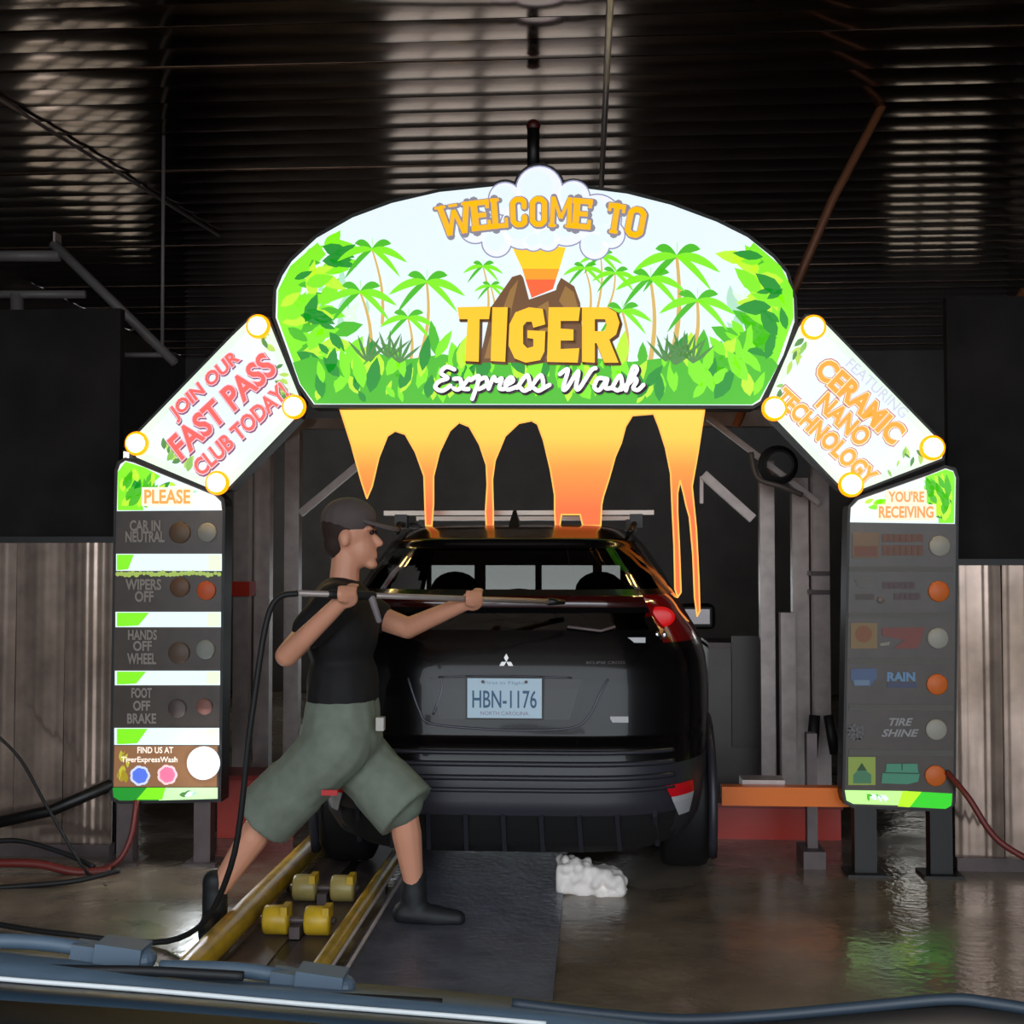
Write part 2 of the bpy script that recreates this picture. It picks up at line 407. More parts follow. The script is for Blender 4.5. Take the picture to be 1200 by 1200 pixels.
# --- the big welcome sign
face = [(368,474),(351,450),(323,372),(324,340),(331,323),(342,306),(371,279),(413,255),(459,238),(515,225),(583,218),(632,216),(687,221),(735,227),(786,240),(840,260),(876,278),(906,302),(921,320),(930,350),(931,377),(918,416),(891,470),(882,475)]
sg = thing('arched_sign', 'big lit arched welcome sign with palms, volcano and gold lettering', 'sign', (P(627, 475, D).x, D, P(627, 475, D).z))
hb = slab(grow(face, 4), D, D+.14)
for x, y, r in ((632,222,31),(592,232,22),(672,231,22)): slab([(x+r*math.cos(2*PI*j/24), y+r*math.sin(2*PI*j/24)) for j in range(24)], D+.001, D+.139, hb)
hb.obj('housing', M_black, sg)
Art().poly(face).obj('lit_face', WHITE, sg, D, 2)
# misty far leaves, then the leafy ends and the undergrowth
pm = [G5, PALE]
leaves(sg, 'pale_leaf_print', [(345,320),(400,300),(440,360),(430,420),(350,420)], 26, (18, 34), pm, D, 3, lambda x, y: PI*.4, 3)
leaves(sg, 'pale_leaf_print', [(850,330),(905,330),(905,420),(800,420),(840,380)], 26, (18, 34), pm, D, 3, lambda x, y: PI*.6, 4)
leaves(sg, 'leaf_print', [(326,372),(326,340),(345,308),(380,280),(392,300),(372,330),(380,372),(400,400),(360,450)], 60, (20, 44), [G1, G2, G4, G1, G3], D, 5, lambda x, y: random.Random(int(x*7+y)).uniform(-.5, 1.4), 5, face)
leaves(sg, 'leaf_print', [(928,372),(928,340),(908,308),(876,282),(866,300),(890,330),(884,372),(860,400),(896,450)], 60, (20, 44), [G1, G2, G4, G1, G3], D, 5, lambda x, y: PI-random.Random(int(x*7+y)).uniform(-.5, 1.4), 6, face)
ms = [(325,372),(326,340),(340,312),(372,284),(382,298),(356,326),(352,345),(374,350),(362,372),(358,388),(380,404),(352,446)]
Art().poly(ms).obj('leaf_mass_print', G1, sg, D, 4); Art().poly([(1255-x, y) for x, y in ms]).obj('leaf_mass_print', G1, sg, D, 4)
for t, b, s, tw in (((436,292),(448,380),42,4),((422,342),(434,420),44,5),((566,312),(572,370),24,3),((575,335),(580,380),20,3),((500,330),(492,420),46,5),((478,372),(480,430),34,4),
        ((685,314),(692,362),26,3),((704,300),(700,362),26,3),((721,320),(709,368),28,3),((762,326),(762,424),42,6),((729,364),(733,424),36,5),((793,300),(786,426),52,7),((817,352),(806,430),46,6)):
    palm(sg, t, b, s, D, 7, tw)
low = [(369,473),(352,450),(343,425),(365,418),(395,425),(430,410),(470,422),(520,415),(560,424),(600,418),(650,424),(700,420),(740,424),(790,418),(830,408),(870,412),(905,420),(912,428),(890,468),(881,474)]
Art().poly(low).obj('undergrowth_print', G2, sg, D, 9)
leaves(sg, 'leaf_print', low, 150, (16, 46), [G1, G2, G4, G3, G1], D, 10, None, 8, face)
sp = Art()
for x, y in ((780,424),(792,428),(800,420),(812,426),(430,424),(455,420),(468,426)):
    for a in (.7, 1.1, 1.5, 1.9, 2.3): sp.leaf(x, y, 34, 4, a)
tag(sp.obj('grass_blade_print', G6, sg, D, 12.2), kind='stuff')
# volcano, eruption and cloud
Z5 = lambda pts: [(500+x*.25, 180+y*.25) for x, y in pts]
Art().poly(Z5([(245,980),(305,715),(350,650),(400,578),(440,566),(470,600),(490,672),(600,640),(630,582),(692,622),(720,700),(740,980)])).obj('volcano_print', glow((112, 72, 30), .9), sg, D, 13)
v = Art()
for q in ([(330,800),(390,640),(430,590),(400,720),(370,960)], [(620,690),(650,620),(690,650),(720,760),(690,780)], [(520,720),(570,690),(600,960),(540,960)], [(270,960),(300,850),(330,960)]): v.poly(Z5(q))
v.obj('volcano_shade_print', glow((152, 110, 48), .95), sg, D, 13.6)
Art().poly(Z5([(380,405),(662,436),(640,510),(606,640),(480,684),(455,590),(420,490)])).obj('eruption_edge_print', WHITE, sg, D, 14)
Art().poly(Z5([(392,410),(652,440),(622,540),(448,540),(415,470)])).obj('eruption_print', glow((252, 200, 10), 1.1), sg, D, 14.6)
Art().poly(Z5([(448,540),(622,540),(606,590),(463,590)])).obj('eruption_print', glow((250, 150, 20), 1.1), sg, D, 14.6)
Art().poly(Z5([(463,590),(606,590),(592,635),(492,676)])).obj('eruption_print', glow((240, 92, 40), 1.1), sg, D, 14.6)
cl = ((632,222,27),(592,233,19),(672,231,19),(700,256,28),(557,266,19),(582,284,17),(697,287,17),(612,266,26),(642,280,14),(664,262,26),(716,275,16),(625,282,12))
a = Art(); b = Art(); c2 = Art()
for x, y, r in cl: a.disc(x, y, r+1.3, 28); b.disc(x, y, r-.3, 28)
a.obj('cloud_outline_print', glow((150, 150, 178), .9), sg, D, 15); b.obj('cloud_print', glow((226, 230, 250), 1.12), sg, D, 15.6)
for x, y, r in cl: c2.disc(x-r*.12, y-r*.12, r*.7, 24)
c2.obj('cloud_highlight_print', WHITE, sg, D, 16)
# WELCOME TO, slab letters on a bow
def glyph(ch):
    t = .22
    V = lambda x: ([(x, 0), (x, 1)], t); H = lambda x0, x1, y, k=t: ([(x0, y), (x1, y)], k)
    r = {'W': [([(.08,1),(.25,0)],.2),([(.25,0),(.45,.8)],.15),([(.45,.8),(.65,0)],.15),([(.65,0),(.84,1)],.2),H(-.06,.24,.95,.1),H(.68,.98,.95,.1),H(.33,.57,.95,.1)],
        'E': [V(.14),H(.0,.62,.91,.18),H(.14,.5,.5,.16),H(.0,.62,.09,.18),([(.55,.95),(.55,.7)],.12),([(.56,.05),(.56,.32)],.12)],
        'L': [V(.14),H(.0,.32,.94,.12),H(.0,.58,.09,.18),([(.53,.05),(.53,.34)],.12)],
        'C': [([(.52,.66),(.52,.84),(.42,.91),(.24,.91),(.12,.8),(.12,.2),(.24,.09),(.42,.09),(.52,.16),(.52,.34)],.2)],
        'O': [([(.12,.2),(.12,.8),(.24,.91),(.42,.91),(.54,.8),(.54,.2),(.42,.09),(.24,.09),(.12,.2)],.2)],
        'M': [V(.12),V(.78),([(.14,.98),(.45,.3)],.17),([(.76,.98),(.45,.3)],.17),H(-.02,.28,.06,.12),H(.62,.92,.06,.12)],
        'T': [V(.32),H(.0,.64,.9,.2),H(.16,.48,.06,.12),([(.06,.9),(.06,.7)],.12),([(.58,.9),(.58,.7)],.12)]}
    return r[ch]
def bow(layer, grow_, m, name, dx=0, dy=0, second=False):
    a = Art()
    for ch, x0, x1 in [g for g in (('W',514,553),('E',551,576),('L',575,597),('C',597,619),('O',620,642),('M',644,671),('E',670,695),('T',711,732),('O',733,757)) if (g[1] > 700) == second]:
        xm = (x0+x1)/2; u = (xm-630)/118; y1 = 266+u*u*13; H = 36; ang = -u*.2; wd = x1-x0
        gw = {'W': .92, 'M': .9}.get(ch, .66)
        for pts, t in glyph(ch):
            q = []
            for x, y in pts:
                X = (x/gw-.5)*wd; Y = (y-.5)*H; q.append((xm+dx+X*math.cos(ang)-Y*math.sin(ang), y1-H/2+dy-(X*math.sin(ang)+Y*math.cos(ang))))
            a.stroke(q, t*wd/gw*(.78 if ch in 'WM' else .95)+grow_, rnd=len(pts) > 2 or grow_ > 0)
    a.obj(name, m, sg, D, layer)
bow(18, 3.4, glow((150, 146, 160), .8), 'lettering_edge', .8, .8); bow(19, 0, glow((248, 176, 16), 1.1), 'lettering')
bow(18, 3.4, glow((150, 146, 160), .8), 'lettering_edge', .8, .8, True); bow(19, 0, glow((248, 176, 16), 1.1), 'lettering', 0, 0, True)
# big gold name
tg = [[(536,360),(575,359),(573,374),(562,374),(561,424),(545,423),(548,374),(538,374)], [(577,360),(595,360),(592,424),(575,423)],
    [(639,380),(625,384),(623,377),(617,377),(613,382),(613,403),(618,408),(625,406),(625,397),(618,396),(618,387),(639,388),(638,412),(633,422),(616,425),(603,420),(596,405),(597,380),(604,366),(620,360),(636,362)],
    [(643,360),(680,360),(678,376),(657,376),(657,385),(672,386),(672,399),(657,399),(657,409),(679,408),(677,425),(641,424)]]
ro = [(682,360),(712,360),(722,366),(726,378),(722,392),(714,398),(725,425),(708,425),(699,402),(697,402),(697,425),(682,424)]; rh = [(697,374),(697,388),(708,388),(711,381),(709,374)]
def tigr(layer, dx, dy, ed, m, name):
    a = Art()
    for q in tg:
        q = [(x+dx, y+dy) for x, y in q]; a.poly(q)
        if ed: a.stroke(q, ed*2, True, True)
    sh = lambda q: [(x+dx, y+dy) for x, y in q]
    a.poly2(sh(ro), sh(rh))
    if ed: a.stroke(sh(ro), ed*2, True, True); a.stroke(sh(rh), ed*2, True, True)
    a.obj(name, m, sg, D, layer)
tigr(20, 2, 2, 1.6, glow((92, 56, 14), .8), 'lettering_edge'); tigr(21, 0, 0, 0, glow((246, 190, 8), 1.1), 'lettering_name')
scr = [[(130,1012),(92,1000),(66,1028),(98,1052),(58,1068),(40,1095),(72,1112),(112,1088)],[(128,1056),(158,1058),(165,1098),(196,1104)],[(198,1054),(152,1104),(126,1100)],
    [(206,1062),(246,1046),(214,1150)],[(240,1064),(276,1050),(280,1084),(244,1104)],[(290,1102),(314,1048),(326,1066),(352,1054),(340,1098),(362,1104)],
    [(370,1086),(405,1066),(394,1048),(370,1074),(378,1106),(424,1092)],[(424,1098),(470,1038),(482,1092),(458,1112),(440,1098)],[(484,1102),(534,1038),(546,1092),(524,1112),(504,1100)],[(530,1110),(576,1084)],
    [(624,1034),(662,1012),(640,1096),(656,1100),(710,1020),(700,1092),(716,1100),(770,1018),(792,1006)],[(842,1056),(804,1054),(786,1094),(810,1108),(846,1056),(838,1098),(868,1098)],
    [(868,1100),(905,1040),(916,1088),(896,1110),(876,1100)],[(912,1106),(950,1070),(986,1014),(966,1004),(934,1110)],[(944,1080),(976,1054),(984,1068),(968,1098),(990,1108),(1016,1084)]]
for layer, dx, dy, wd, m, nm in ((22, 1.6, 1.8, 7.4, glow((74, 62, 70), .55), 'lettering_edge'), (23, 0, 0, 4.8, glow((250, 250, 255), 1.25), 'lettering_script')):
    for word in (scr[:10], scr[10:]):
        a = Art()
        for st in word: a.stroke([(x+dx, y+dy) for x, y in catmull(Z5(st), 5)], wd)
        a.obj(nm, m, sg, D, layer)
# nozzle post on top of the sign
MB().tube([P(625,200,D+.1), P(625,150,D+.1)], .03, 12).obj('top_post', M_black, sg, True)
MB().ball(P(625,148,D+.1), .034).obj('post_cap', mat('dark red cap', (70, 20, 16), .4), sg, True)

# --- dripping lava valance below it
lv = [(398,478),(412,522),(424,566),(430,584),(436,570),(444,536),(454,511),(463,505),(475,509),(487,530),(497,558),(498,590),(499,616),(506,616),(508,590),(508,558),(515,530),(527,505),(538,495),(550,500),(562,521),(570,545),(571,568),(569,600),(570,616),(578,616),(578,600),(577,562),(580,540),(592,511),(608,496),(623,493),(630,497),(637,516),(645,550),(650,580),(650,600),(651,616),(656,616),(658,603),(680,603),(683,616),(704,616),(705,592),(707,582),(714,560),(721,535),(728,519),(733,500),(741,487),(766,485),(772,500),(780,525),(786,555),(788,600),(790,640),(791,690),(794,700),(798,694),(796,640),(794,600),(794,578),(797,563),(801,578),(804,592),(808,606),(812,650),(814,700),(817,722),(820,716),(819,680),(816,620),(813,590),(811,570),(818,530),(826,478)]
lt = thing('lava_valance', 'lit orange lava drip valance hanging below the arched sign', 'sign', (P(612, 478, D).x, D+.05, P(612, 478, D).z))
M_lava = bpy.data.materials.new('lit lava film'); M_lava.use_nodes = True
nt = M_lava.node_tree; b = nt.nodes['Principled BSDF']; ge = nt.nodes.new('ShaderNodeTexCoord'); sx = nt.nodes.new('ShaderNodeSeparateXYZ')
mr = nt.nodes.new('ShaderNodeMapRange'); mr.inputs['From Min'].default_value = 1.0; mr.inputs['From Max'].default_value = .5
rp = nt.nodes.new('ShaderNodeValToRGB'); el = rp.color_ramp.elements
el[0].position = 0; el[0].color = lin((255, 205, 70)) + (1,); el[1].position = 1; el[1].color = lin((240, 88, 24)) + (1,)
e = el.new(.3); e.color = lin((255, 196, 62)) + (1,); e = el.new(.6); e.color = lin((252, 138, 36)) + (1,)
nt.links.new(ge.outputs['Generated'], sx.inputs[0]); nt.links.new(sx.outputs['Z'], mr.inputs['Value']); nt.links.new(mr.outputs[0], rp.inputs[0])
nt.links.new(rp.outputs[0], b.inputs['Emission Color']); b.inputs['Emission Strength'].default_value = 1.15
b.inputs['Base Color'].default_value = (.3, .1, .02, 1); b.inputs['Roughness'].default_value = .4
slab(lv, D+.05, D+.07).obj('drip_sheet', M_lava, lt)
ea = Art(); ea.stroke(lv, 1.8, True); ea.obj('drip_edge', glow((255, 176, 60), 1.2), lt, D+.05, 2)
MB().box(tuple(P(396, 480, D+.04)), tuple(Vector((P(828, 474, D).x, D+.09, P(828, 474, D).z)))).obj('hanging_rail', mat('rust brown rail', (120, 60, 30), .5), lt)

# --- slanted signs with a lamp at each corner
def corner_lamp(root, px, py, D):
    p = P(px, py, D-.012)
    lp = MB().lathe([(.058, 0), (.058, .012), (.05, .022), (.0445, .024)], p, 'Y', 28).obj('lamp', glow((255, 140, 5), 2.2), root, True)
    k = Vector(p); d = MB()
    d.lathe([(.044*math.cos(q*PI/12), .02+.034*math.sin(q*PI/12)) for q in range(6)] + [(.002, .054)], k, 'Y', 24).obj('bulb', glow((255, 214, 128), 70.0), lp, True)
def leafcorner(root, pts, seed, keep, D, layer):
    leaves(root, 'leaf_print', pts, 10, (9, 20), [glow((178, 214, 90), 1.0), glow((140, 196, 90), .95), G6], D, layer, lambda x, y: seed, seed, keep)
RED = glow((236, 92, 84), 1.1); REDE = glow((140, 84, 120), .8); LIL = glow((246, 190, 205), 1.1)
def slant(name, label, outline, lamps):
    xs = [p[0] for p in outline]; ys = [p[1] for p in outline]; c = P(sum(xs)/len(xs), max(ys), D)
    r = thing(name, label, 'sign', (c.x, D, c.z))
    slab(grow(outline, 3), D+.004, D+.12).obj('housing', M_black, r)
    Art().poly(outline).obj('lit_face', glow((222, 242, 226), 1.0), r, D+.004, 2)
    inner = grow(outline, -9); Art().poly(inner).obj('lit_face_centre', WHITE, r, D+.004, 3)
    for x, y in lamps: corner_lamp(r, x, y, D)
    return r
oL = [(152,518),(272,394),(297,370),(314,374),(352,468),(348,488),(268,571),(252,575),(160,536)]
js = slant('fast_pass_sign', 'slanted lit sign with red club lettering and four amber corner lamps', oL, ((303,383),(345,477),(161,520),(255,566)))
A45 = math.radians(43)
for s, cx, cy, wd, ht in (('JOIN OUR', 240, 453, 104, 20), ('FAST PASS', 260, 476, 156, 30), ('CLUB TODAY!', 282, 503, 142, 20)):
    k = .0
    text(Art(), s, cx+1, cy+1.2, wd+4, ht+4, A45, .075, .12).obj('lettering_edge', REDE, js, D, 4)
    text(Art(), s, cx, cy, wd+2.4, ht+2.4, A45, .062, .12).obj('lettering_rim', LIL, js, D, 5)
    text(Art(), s, cx, cy, wd, ht, A45, .03, .12).obj('lettering', RED, js, D, 6)
leafcorner(js, [(262,405),(290,378),(318,390),(330,420),(300,400)], 2, oL, D, 3.4)
leafcorner(js, [(165,520),(190,540),(235,560),(215,540),(190,525)], 1, oL, D, 3.4)
leafcorner(js, [(330,420),(345,450),(348,470),(335,460)], 3, oL, D, 3.4)
oR = [(945,371),(960,372),(1106,522),(1104,537),(1000,577),(986,571),(906,488),(899,470),(936,384)]
cs = slant('technology_sign', 'slanted lit sign with orange lettering and four amber corner lamps', oR, ((953,384),(907,479),(1092,525),(997,568)))
ORT = glow((250, 160, 40), 1.1); ORE = glow((190, 120, 130), .9)
for s, cx, cy, wd, ht in (('CERAMIC', 1008, 470, 126, 27), ('NANO', 989, 492, 72, 23), ('TECHNOLOGY', 968, 512, 150, 22)):
    text(Art(), s, cx, cy, wd+5, ht+5, -A45, .08).obj('lettering_edge', ORE, cs, D, 4)
    text(Art(), s, cx, cy, wd+2.5, ht+2.5, -A45, .062).obj('lettering_rim', glow((255, 226, 190), 1.1), cs, D, 5)
    text(Art(), s, cx, cy, wd, ht, -A45, .04).obj('lettering', ORT, cs, D, 6)
text(Art(), 'FEATURING', 1028, 455, 92, 13, -A45, .012).obj('lettering', glow((206, 206, 224), 1.0), cs, D, 5)
leafcorner(cs, [(938,390),(950,400),(920,455),(905,465)], 4, oR, D, 3.4)
leafcorner(cs, [(1070,510),(1095,530),(1050,552),(1030,560)], 5, oR, D, 3.4)

# --- message column left of the lane
M_unlit = mat('unlit dark message board', (66, 54, 46), .3, noise=.2, nscale=10)
def disc(root, px, py, r, m, D, name='indicator'):
    MB().lathe([(r/250, 0), (r/250, .006), (r/250*.9, .01)], P(px, py, D-.001), 'Y', 24).obj(name, m, root, True)
def unlit(rgb): return mat('unlit_%d_%d_%d' % rgb, rgb, .5)
def tx(root, s, cx, cy, wd, ht, m, layer=4, off=.0, sh=0., ang=0., name='lettering'): text(Art(), s, cx, cy, wd, ht, ang, off, sh).obj(name, m, root, D, layer)
cL = [(137,552),(140,543),(147,539),(156,541),(254,580),(260,586),(261,594),(256,937),(140,939),(133,936),(131,930)]
mp = thing('message_column', 'tall message column with lit white bars and a bright white lamp', 'sign', (P(194, 940, D).x, D, 0))
slab(grow(cL, 3), D+.002, D+.13).obj('housing', M_black, mp)
Art().poly(cL).obj('board_face', M_unlit, mp, D+.002, 2)
hd = [(138,552),(141,544),(147,540),(156,542),(252,581),(259,588),(260,598),(137,599)]
Art().poly(hd).obj('lit_header', WHITE, mp, D, 3)
Art().poly([(138,553),(147,541),(170,548),(188,558),(172,572),(166,580),(168,598),(138,598)]).obj('leaf_mass_print', G1, mp, D, 3.5)
leaves(mp, 'leaf_print', [(139,552),(150,544),(190,558),(180,596),(139,597)], 46, (14, 30), [G1, G3, G4, G2], D, 4, lambda x, y: 1.2, 12, hd)
leaves(mp, 'leaf_print', [(185,560),(215,570),(232,585),(190,590)], 8, (8, 16), [G4, G5], D, 4, lambda x, y: .3, 13, hd)
Art().poly([(166,571),(226,571),(226,593),(166,593)]).obj('lettering_edge', glow((255, 236, 214), 1.1), mp, D, 6)
tx(mp, 'PLEASE', 196, 582, 54, 17, glow((250, 166, 74), 1.0), 7, .03)
for i, (y0, y1, gx) in enumerate(((649,669,22),(717,735,42),(786,803,38),(853,873,40))):
    bx = [(136-i*.7,y0),(260-i,y0),(260-i,y1),(136-i*.7,y1)]
    Art().poly(bx).obj('lit_bar', WHITE, mp, D, 3)
    Art().poly([(137,y0+1),(137+gx*.9,y0+1),(137+gx*.6,y1-2),(137+gx*.2,y1-1),(137,y1-1)]).obj('bar_leaf_print', G1, mp, D, 4)
    Art().poly([(244-i,y0+1),(259-i,y0+1),(259-i,y1-1),(244-i,y1-1)]).obj('bar_tint_print', glow((224, 244, 206), 1.1), mp, D, 4)
gr = Art()
for k in range(28): gr.disc(138+k*4.4, 672+random.uniform(-1, 1.5), random.uniform(2.2, 3.6), 8)
gr.obj('grass_print', glow((170, 196, 90), .8), mp, D, 4)
GT = unlit((156, 146, 138))
for s, cx, cy, wd, ht in (('CAR IN',170,616,36,13),('NEUTRAL',170,629,46,13),('WIPERS',168,685,42,13),('OFF',169,699,22,13),('HANDS',167,744,34,12),('OFF',167,757,22,12),('WHEEL',166,772,34,13),('FOOT',166,812,24,12),('OFF',166,827,20,12),('BRAKE',166,842,34,12)):
    tx(mp, s, cx, cy, wd, ht, GT, 4, .03)
for x, y, r, m in ((211,624,13,unlit((98,76,58))),(211,688,12,unlit((104,74,52))),(210,765,13,unlit((92,74,62))),(208,830,11,unlit((84,72,68)))): disc(mp, x, y, r, m, D, 'icon')
for x, y, r, m in ((243,624,11.5,unlit((150,146,136))),(242,692,11.5,unlit((206,92,46))),(241,761,11.5,unlit((140,142,134))),(240,828,9.5,unlit((138,92,82)))): disc(mp, x, y, r, m, D)
Art().poly([(134,874),(255,874),(254,922),(133,922)]).obj('lit_panel', glow((150, 104, 66), .8), mp, D, 3)
tx(mp, 'FIND US AT', 182, 879, 42, 7.5, glow((255, 240, 225), 1.1), 5, .02); tx(mp, 'TigerExpressWash', 175, 891, 66, 8.5, glow((255, 240, 225), 1.1), 5, .02)
for x, y, c, d in ((164,909,(90,120,225),(206,216,252)), (196,908,(238,122,160),(252,206,212))):
    a = Art(); a2 = Art()
    for k in range(7):
        q = 2*PI*k/7; a.disc(x+6*math.cos(q), y+6*math.sin(q), 6.2, 10); a2.disc(x+4.4*math.cos(q), y+4.4*math.sin(q), 5, 10)
    a.disc(x, y, 8); a2.disc(x, y, 7)
    a.obj('icon_edge', glow(d, 1.0), mp, D, 5); a2.obj('icon', glow(c, 1.0), mp, D, 6)
leaves(mp, 'leaf_print', [(135,876),(156,876),(152,920),(135,920)], 14, (8, 14), [glow((196, 190, 50), .9), glow((170, 150, 40), .9)], D, 4, None, 14)
Art().poly([(132,923),(194,923),(190,938),(140,938),(133,934)]).obj('lit_bar', G3, mp, D, 3)
Art().poly([(172,923),(194,923),(190,937),(160,937)]).obj('bar_leaf_print', G1, mp, D, 4); Art().poly([(190,923),(255,923),(255,936),(186,938)]).obj('lit_bar', glow((196, 244, 176), 1.1), mp, D, 3.4)
leaves(mp, 'leaf_print', [(192,925),(236,925),(232,935),(192,935)], 7, (8, 14), [G5, G6, WHITE], D, 4.5, lambda x, y: .5, 15)
wl_ = MB().lathe([(.078, 0), (.078, .014), (.07, .02)], P(239, 894, D-.006), 'Y', 28).obj('white_lamp', glow((235, 245, 255), 1.4), mp, True)
MB().lathe([(.068*math.cos(q*PI/12), .018+.04*math.sin(q*PI/12)) for q in range(6)] + [(.002, .058)], P(239, 894, D-.006), 'Y', 28).obj('bulb', glow((244, 250, 255), 70.0), wl_, True)
for px in (150, 240):
    q = P(px, 938, D+.06); MB().box((q.x-.04, D+.02, 0), (q.x+.04, D+.1, q.z+.02)).obj('leg', M_steeld, mp)
    MB().box((q.x-.08, D-.03, 0), (q.x+.08, D+.14, .012)).obj('foot_plate', M_steeld, mp)

# --- service column right of the lane
cR = [(996,612),(997,594),(1005,585),(1088,556),(1108,548),(1118,551),(1121,560),(1117,940),(1112,947),(1100,948),(1000,944),(992,940),(990,932)]
sp_ = thing('service_column', 'tall dark service column with six round grey and orange indicators', 'sign', (P(1055, 945, D).x, D, 0))
slab(grow(cR, 3), D+.002, D+.13).obj('housing', M_black, sp_)
Art().poly(cR).obj('board_face', M_unlit, sp_, D+.002, 2)
hd = [(996,612),(997,595),(1006,586),(1088,557),(1108,549),(1117,552),(1120,560),(1119,614)]
Art().poly(hd).obj('lit_header', WHITE, sp_, D, 3)
Art().poly([(1084,559),(1108,550),(1117,553),(1119,560),(1118,613),(1100,613),(1098,590),(1088,586)]).obj('leaf_mass_print', G1, sp_, D, 3.5)
leaves(sp_, 'leaf_print', [(1085,560),(1118,552),(1118,612),(1095,612)], 46, (14, 30), [G1, G3, G4, G2], D, 4, lambda x, y: 1.7, 22, hd)
leaves(sp_, 'leaf_print', [(1010,586),(1045,574),(1045,588),(1015,596)], 10, (8, 18), [G4, G1], D, 4, lambda x, y: .4, 23, hd)
Art().poly([(1038,574),(1086,574),(1086,591),(1097,591),(1097,610),(1028,610),(1028,591),(1038,591)]).obj('lettering_edge', glow((255, 226, 200), 1.1), sp_, D, 6)
tx(sp_, "YOU'RE", 1062, 582, 42, 13, glow((248, 156, 76), 1.0), 7, .03); tx(sp_, 'RECEIVING', 1062, 600, 64, 14, glow((248, 156, 76), 1.0), 7, .03)
for y in (666, 720, 774, 828, 881):
    MB().box(tuple(P(995, y+4, D-.004)), tuple(Vector((P(1117, y, D).x, D, P(1117, y-2, D).z)))).obj('divider', unlit((92, 88, 82)), sp_)
for i, y in enumerate((640, 693, 748, 802, 855, 909)):
    disc(sp_, 1101-i, y, 12, unlit((168, 164, 152)) if i % 2 == 0 else unlit((222, 110, 40)), D)
def blk(pts, c, name='service_print', layer=4, em=0.): Art().poly(pts).obj(name, glow(c, em) if em else unlit(c), sp_, D, layer)
R4 = lambda x0, y0, x1, y1: [(x0, y0), (x1, y0), (x1, y1), (x0, y1)]
blk(R4(999,624,1030,654), (128,104,80), 'icon'); blk(R4(1001,640,1028,652), (120,76,58), 'icon', 5)
a = Art()
for y0, hh in ((626,9),(639,12)):
    for k in range(7): a.poly(R4(1034+k*7, y0, 1039.6+k*7, y0+hh))
a.obj('service_print', unlit((118, 76, 58)), sp_, D, 4)
blk([(1000,676),(1028,676),(1022,688),(1006,688)], (104,100,96), 'icon'); blk(R4(1003,696,1024,703), (86,72,70), 'icon'); disc(sp_, 1032, 703, 4, unlit((124,112,106)), D, 'icon')
a = Art()
for y0, k0, k1 in ((682,0,6),(695,2,7)):
    for k in range(k0, k1): a.poly(R4(1035+k*6.4, y0, 1040+k*6.4, y0+8))
a.obj('service_print', unlit((92, 70, 74)), sp_, D, 4)
blk(R4(997,730,1028,760), (142,116,76), 'icon'); Art().disc(1012, 743, 10).obj('icon', unlit((140, 86, 56)), sp_, D, 5)
blk([(1033,736),(1084,735),(1078,756),(1074,760),(1047,760),(1060,750),(1034,745)], (132,72,66)); blk([(1031,754),(1043,752),(1042,756),(1032,757)], (150,140,130))
blk([(997,784),(1027,783),(1028,794),(1020,804),(1002,804),(997,795)], (84,104,140), 'icon'); blk(R4(1001,797,1019,803), (120,140,166), 'icon', 5)
tx(sp_, 'RAIN', 1056, 793, 33, 11, unlit((112, 150, 186)), 4, .05); blk(R4(1040,800,1074,806), (74,80,110))
a = Art(); a.stroke([(1003+9*math.cos(k*PI/6), 858+9*math.sin(k*PI/6)) for k in range(12)], 3, True, True)
for k in range(5): a.stroke([(1003, 858), (1003+8*math.cos(k*2*PI/5), 858+8*math.sin(k*2*PI/5))], 2)
a.obj('icon', unlit((116, 112, 112)), sp_, D, 4)
tx(sp_, 'TIRE', 1056, 846, 28, 9, unlit((160, 158, 158)), 4, .03, .3); tx(sp_, 'SHINE', 1055, 859, 44, 9, unlit((160, 158, 158)), 4, .03, .3)
blk(R4(994,887,1026,920), (164,186,84), 'icon'); blk([(1000,908),(1005,903),(1015,903),(1021,908),(1021,918),(1000,918)], (84,142,104), 'icon', 5); blk([(1004,903),(1010,894),(1016,903)], (52,92,52), 'icon', 5)
blk([(1039,895),(1075,895),(1076,904),(1078,907),(1076,916),(1064,919),(1033,918),(1034,906),(1038,904)], (84,160,128))
a = Art(); a.stroke([(1036,905.5),(1078,906.5)], 1.2); a.stroke([(1057,895),(1057,902)], 1.2); a.obj('service_print', unlit((40, 70, 56)), sp_, D, 5)
blk([(990,926),(1064,927),(1060,944),(1000,942),(992,938)], (186,246,140), 'lit_bar', 3, 1.1); blk([(1062,927),(1116,930),(1115,944),(1108,948),(1056,945)], (40,205,20), 'lit_bar', 3, 1.0); blk([(1058,927),(1080,928),(1066,946),(1052,945)], (176,240,10), 'bar_leaf_print', 4, 1.1)
leaves(sp_, 'leaf_print', [(1010,928),(1056,930),(1052,942),(1010,940)], 8, (8, 14), [WHITE, G2, WHITE], D, 4.5, lambda x, y: 2.2, 25)
for px in (1012, 1100):
    q = P(px, 940, D+.06); MB().box((q.x-.05, D+.02, 0), (q.x+.05, D+.1, q.z+.02)).obj('leg', M_black, sp_)
    MB().box((q.x-.09, D-.03, 0), (q.x+.09, D+.14, .012)).obj('foot_plate', M_black, sp_)

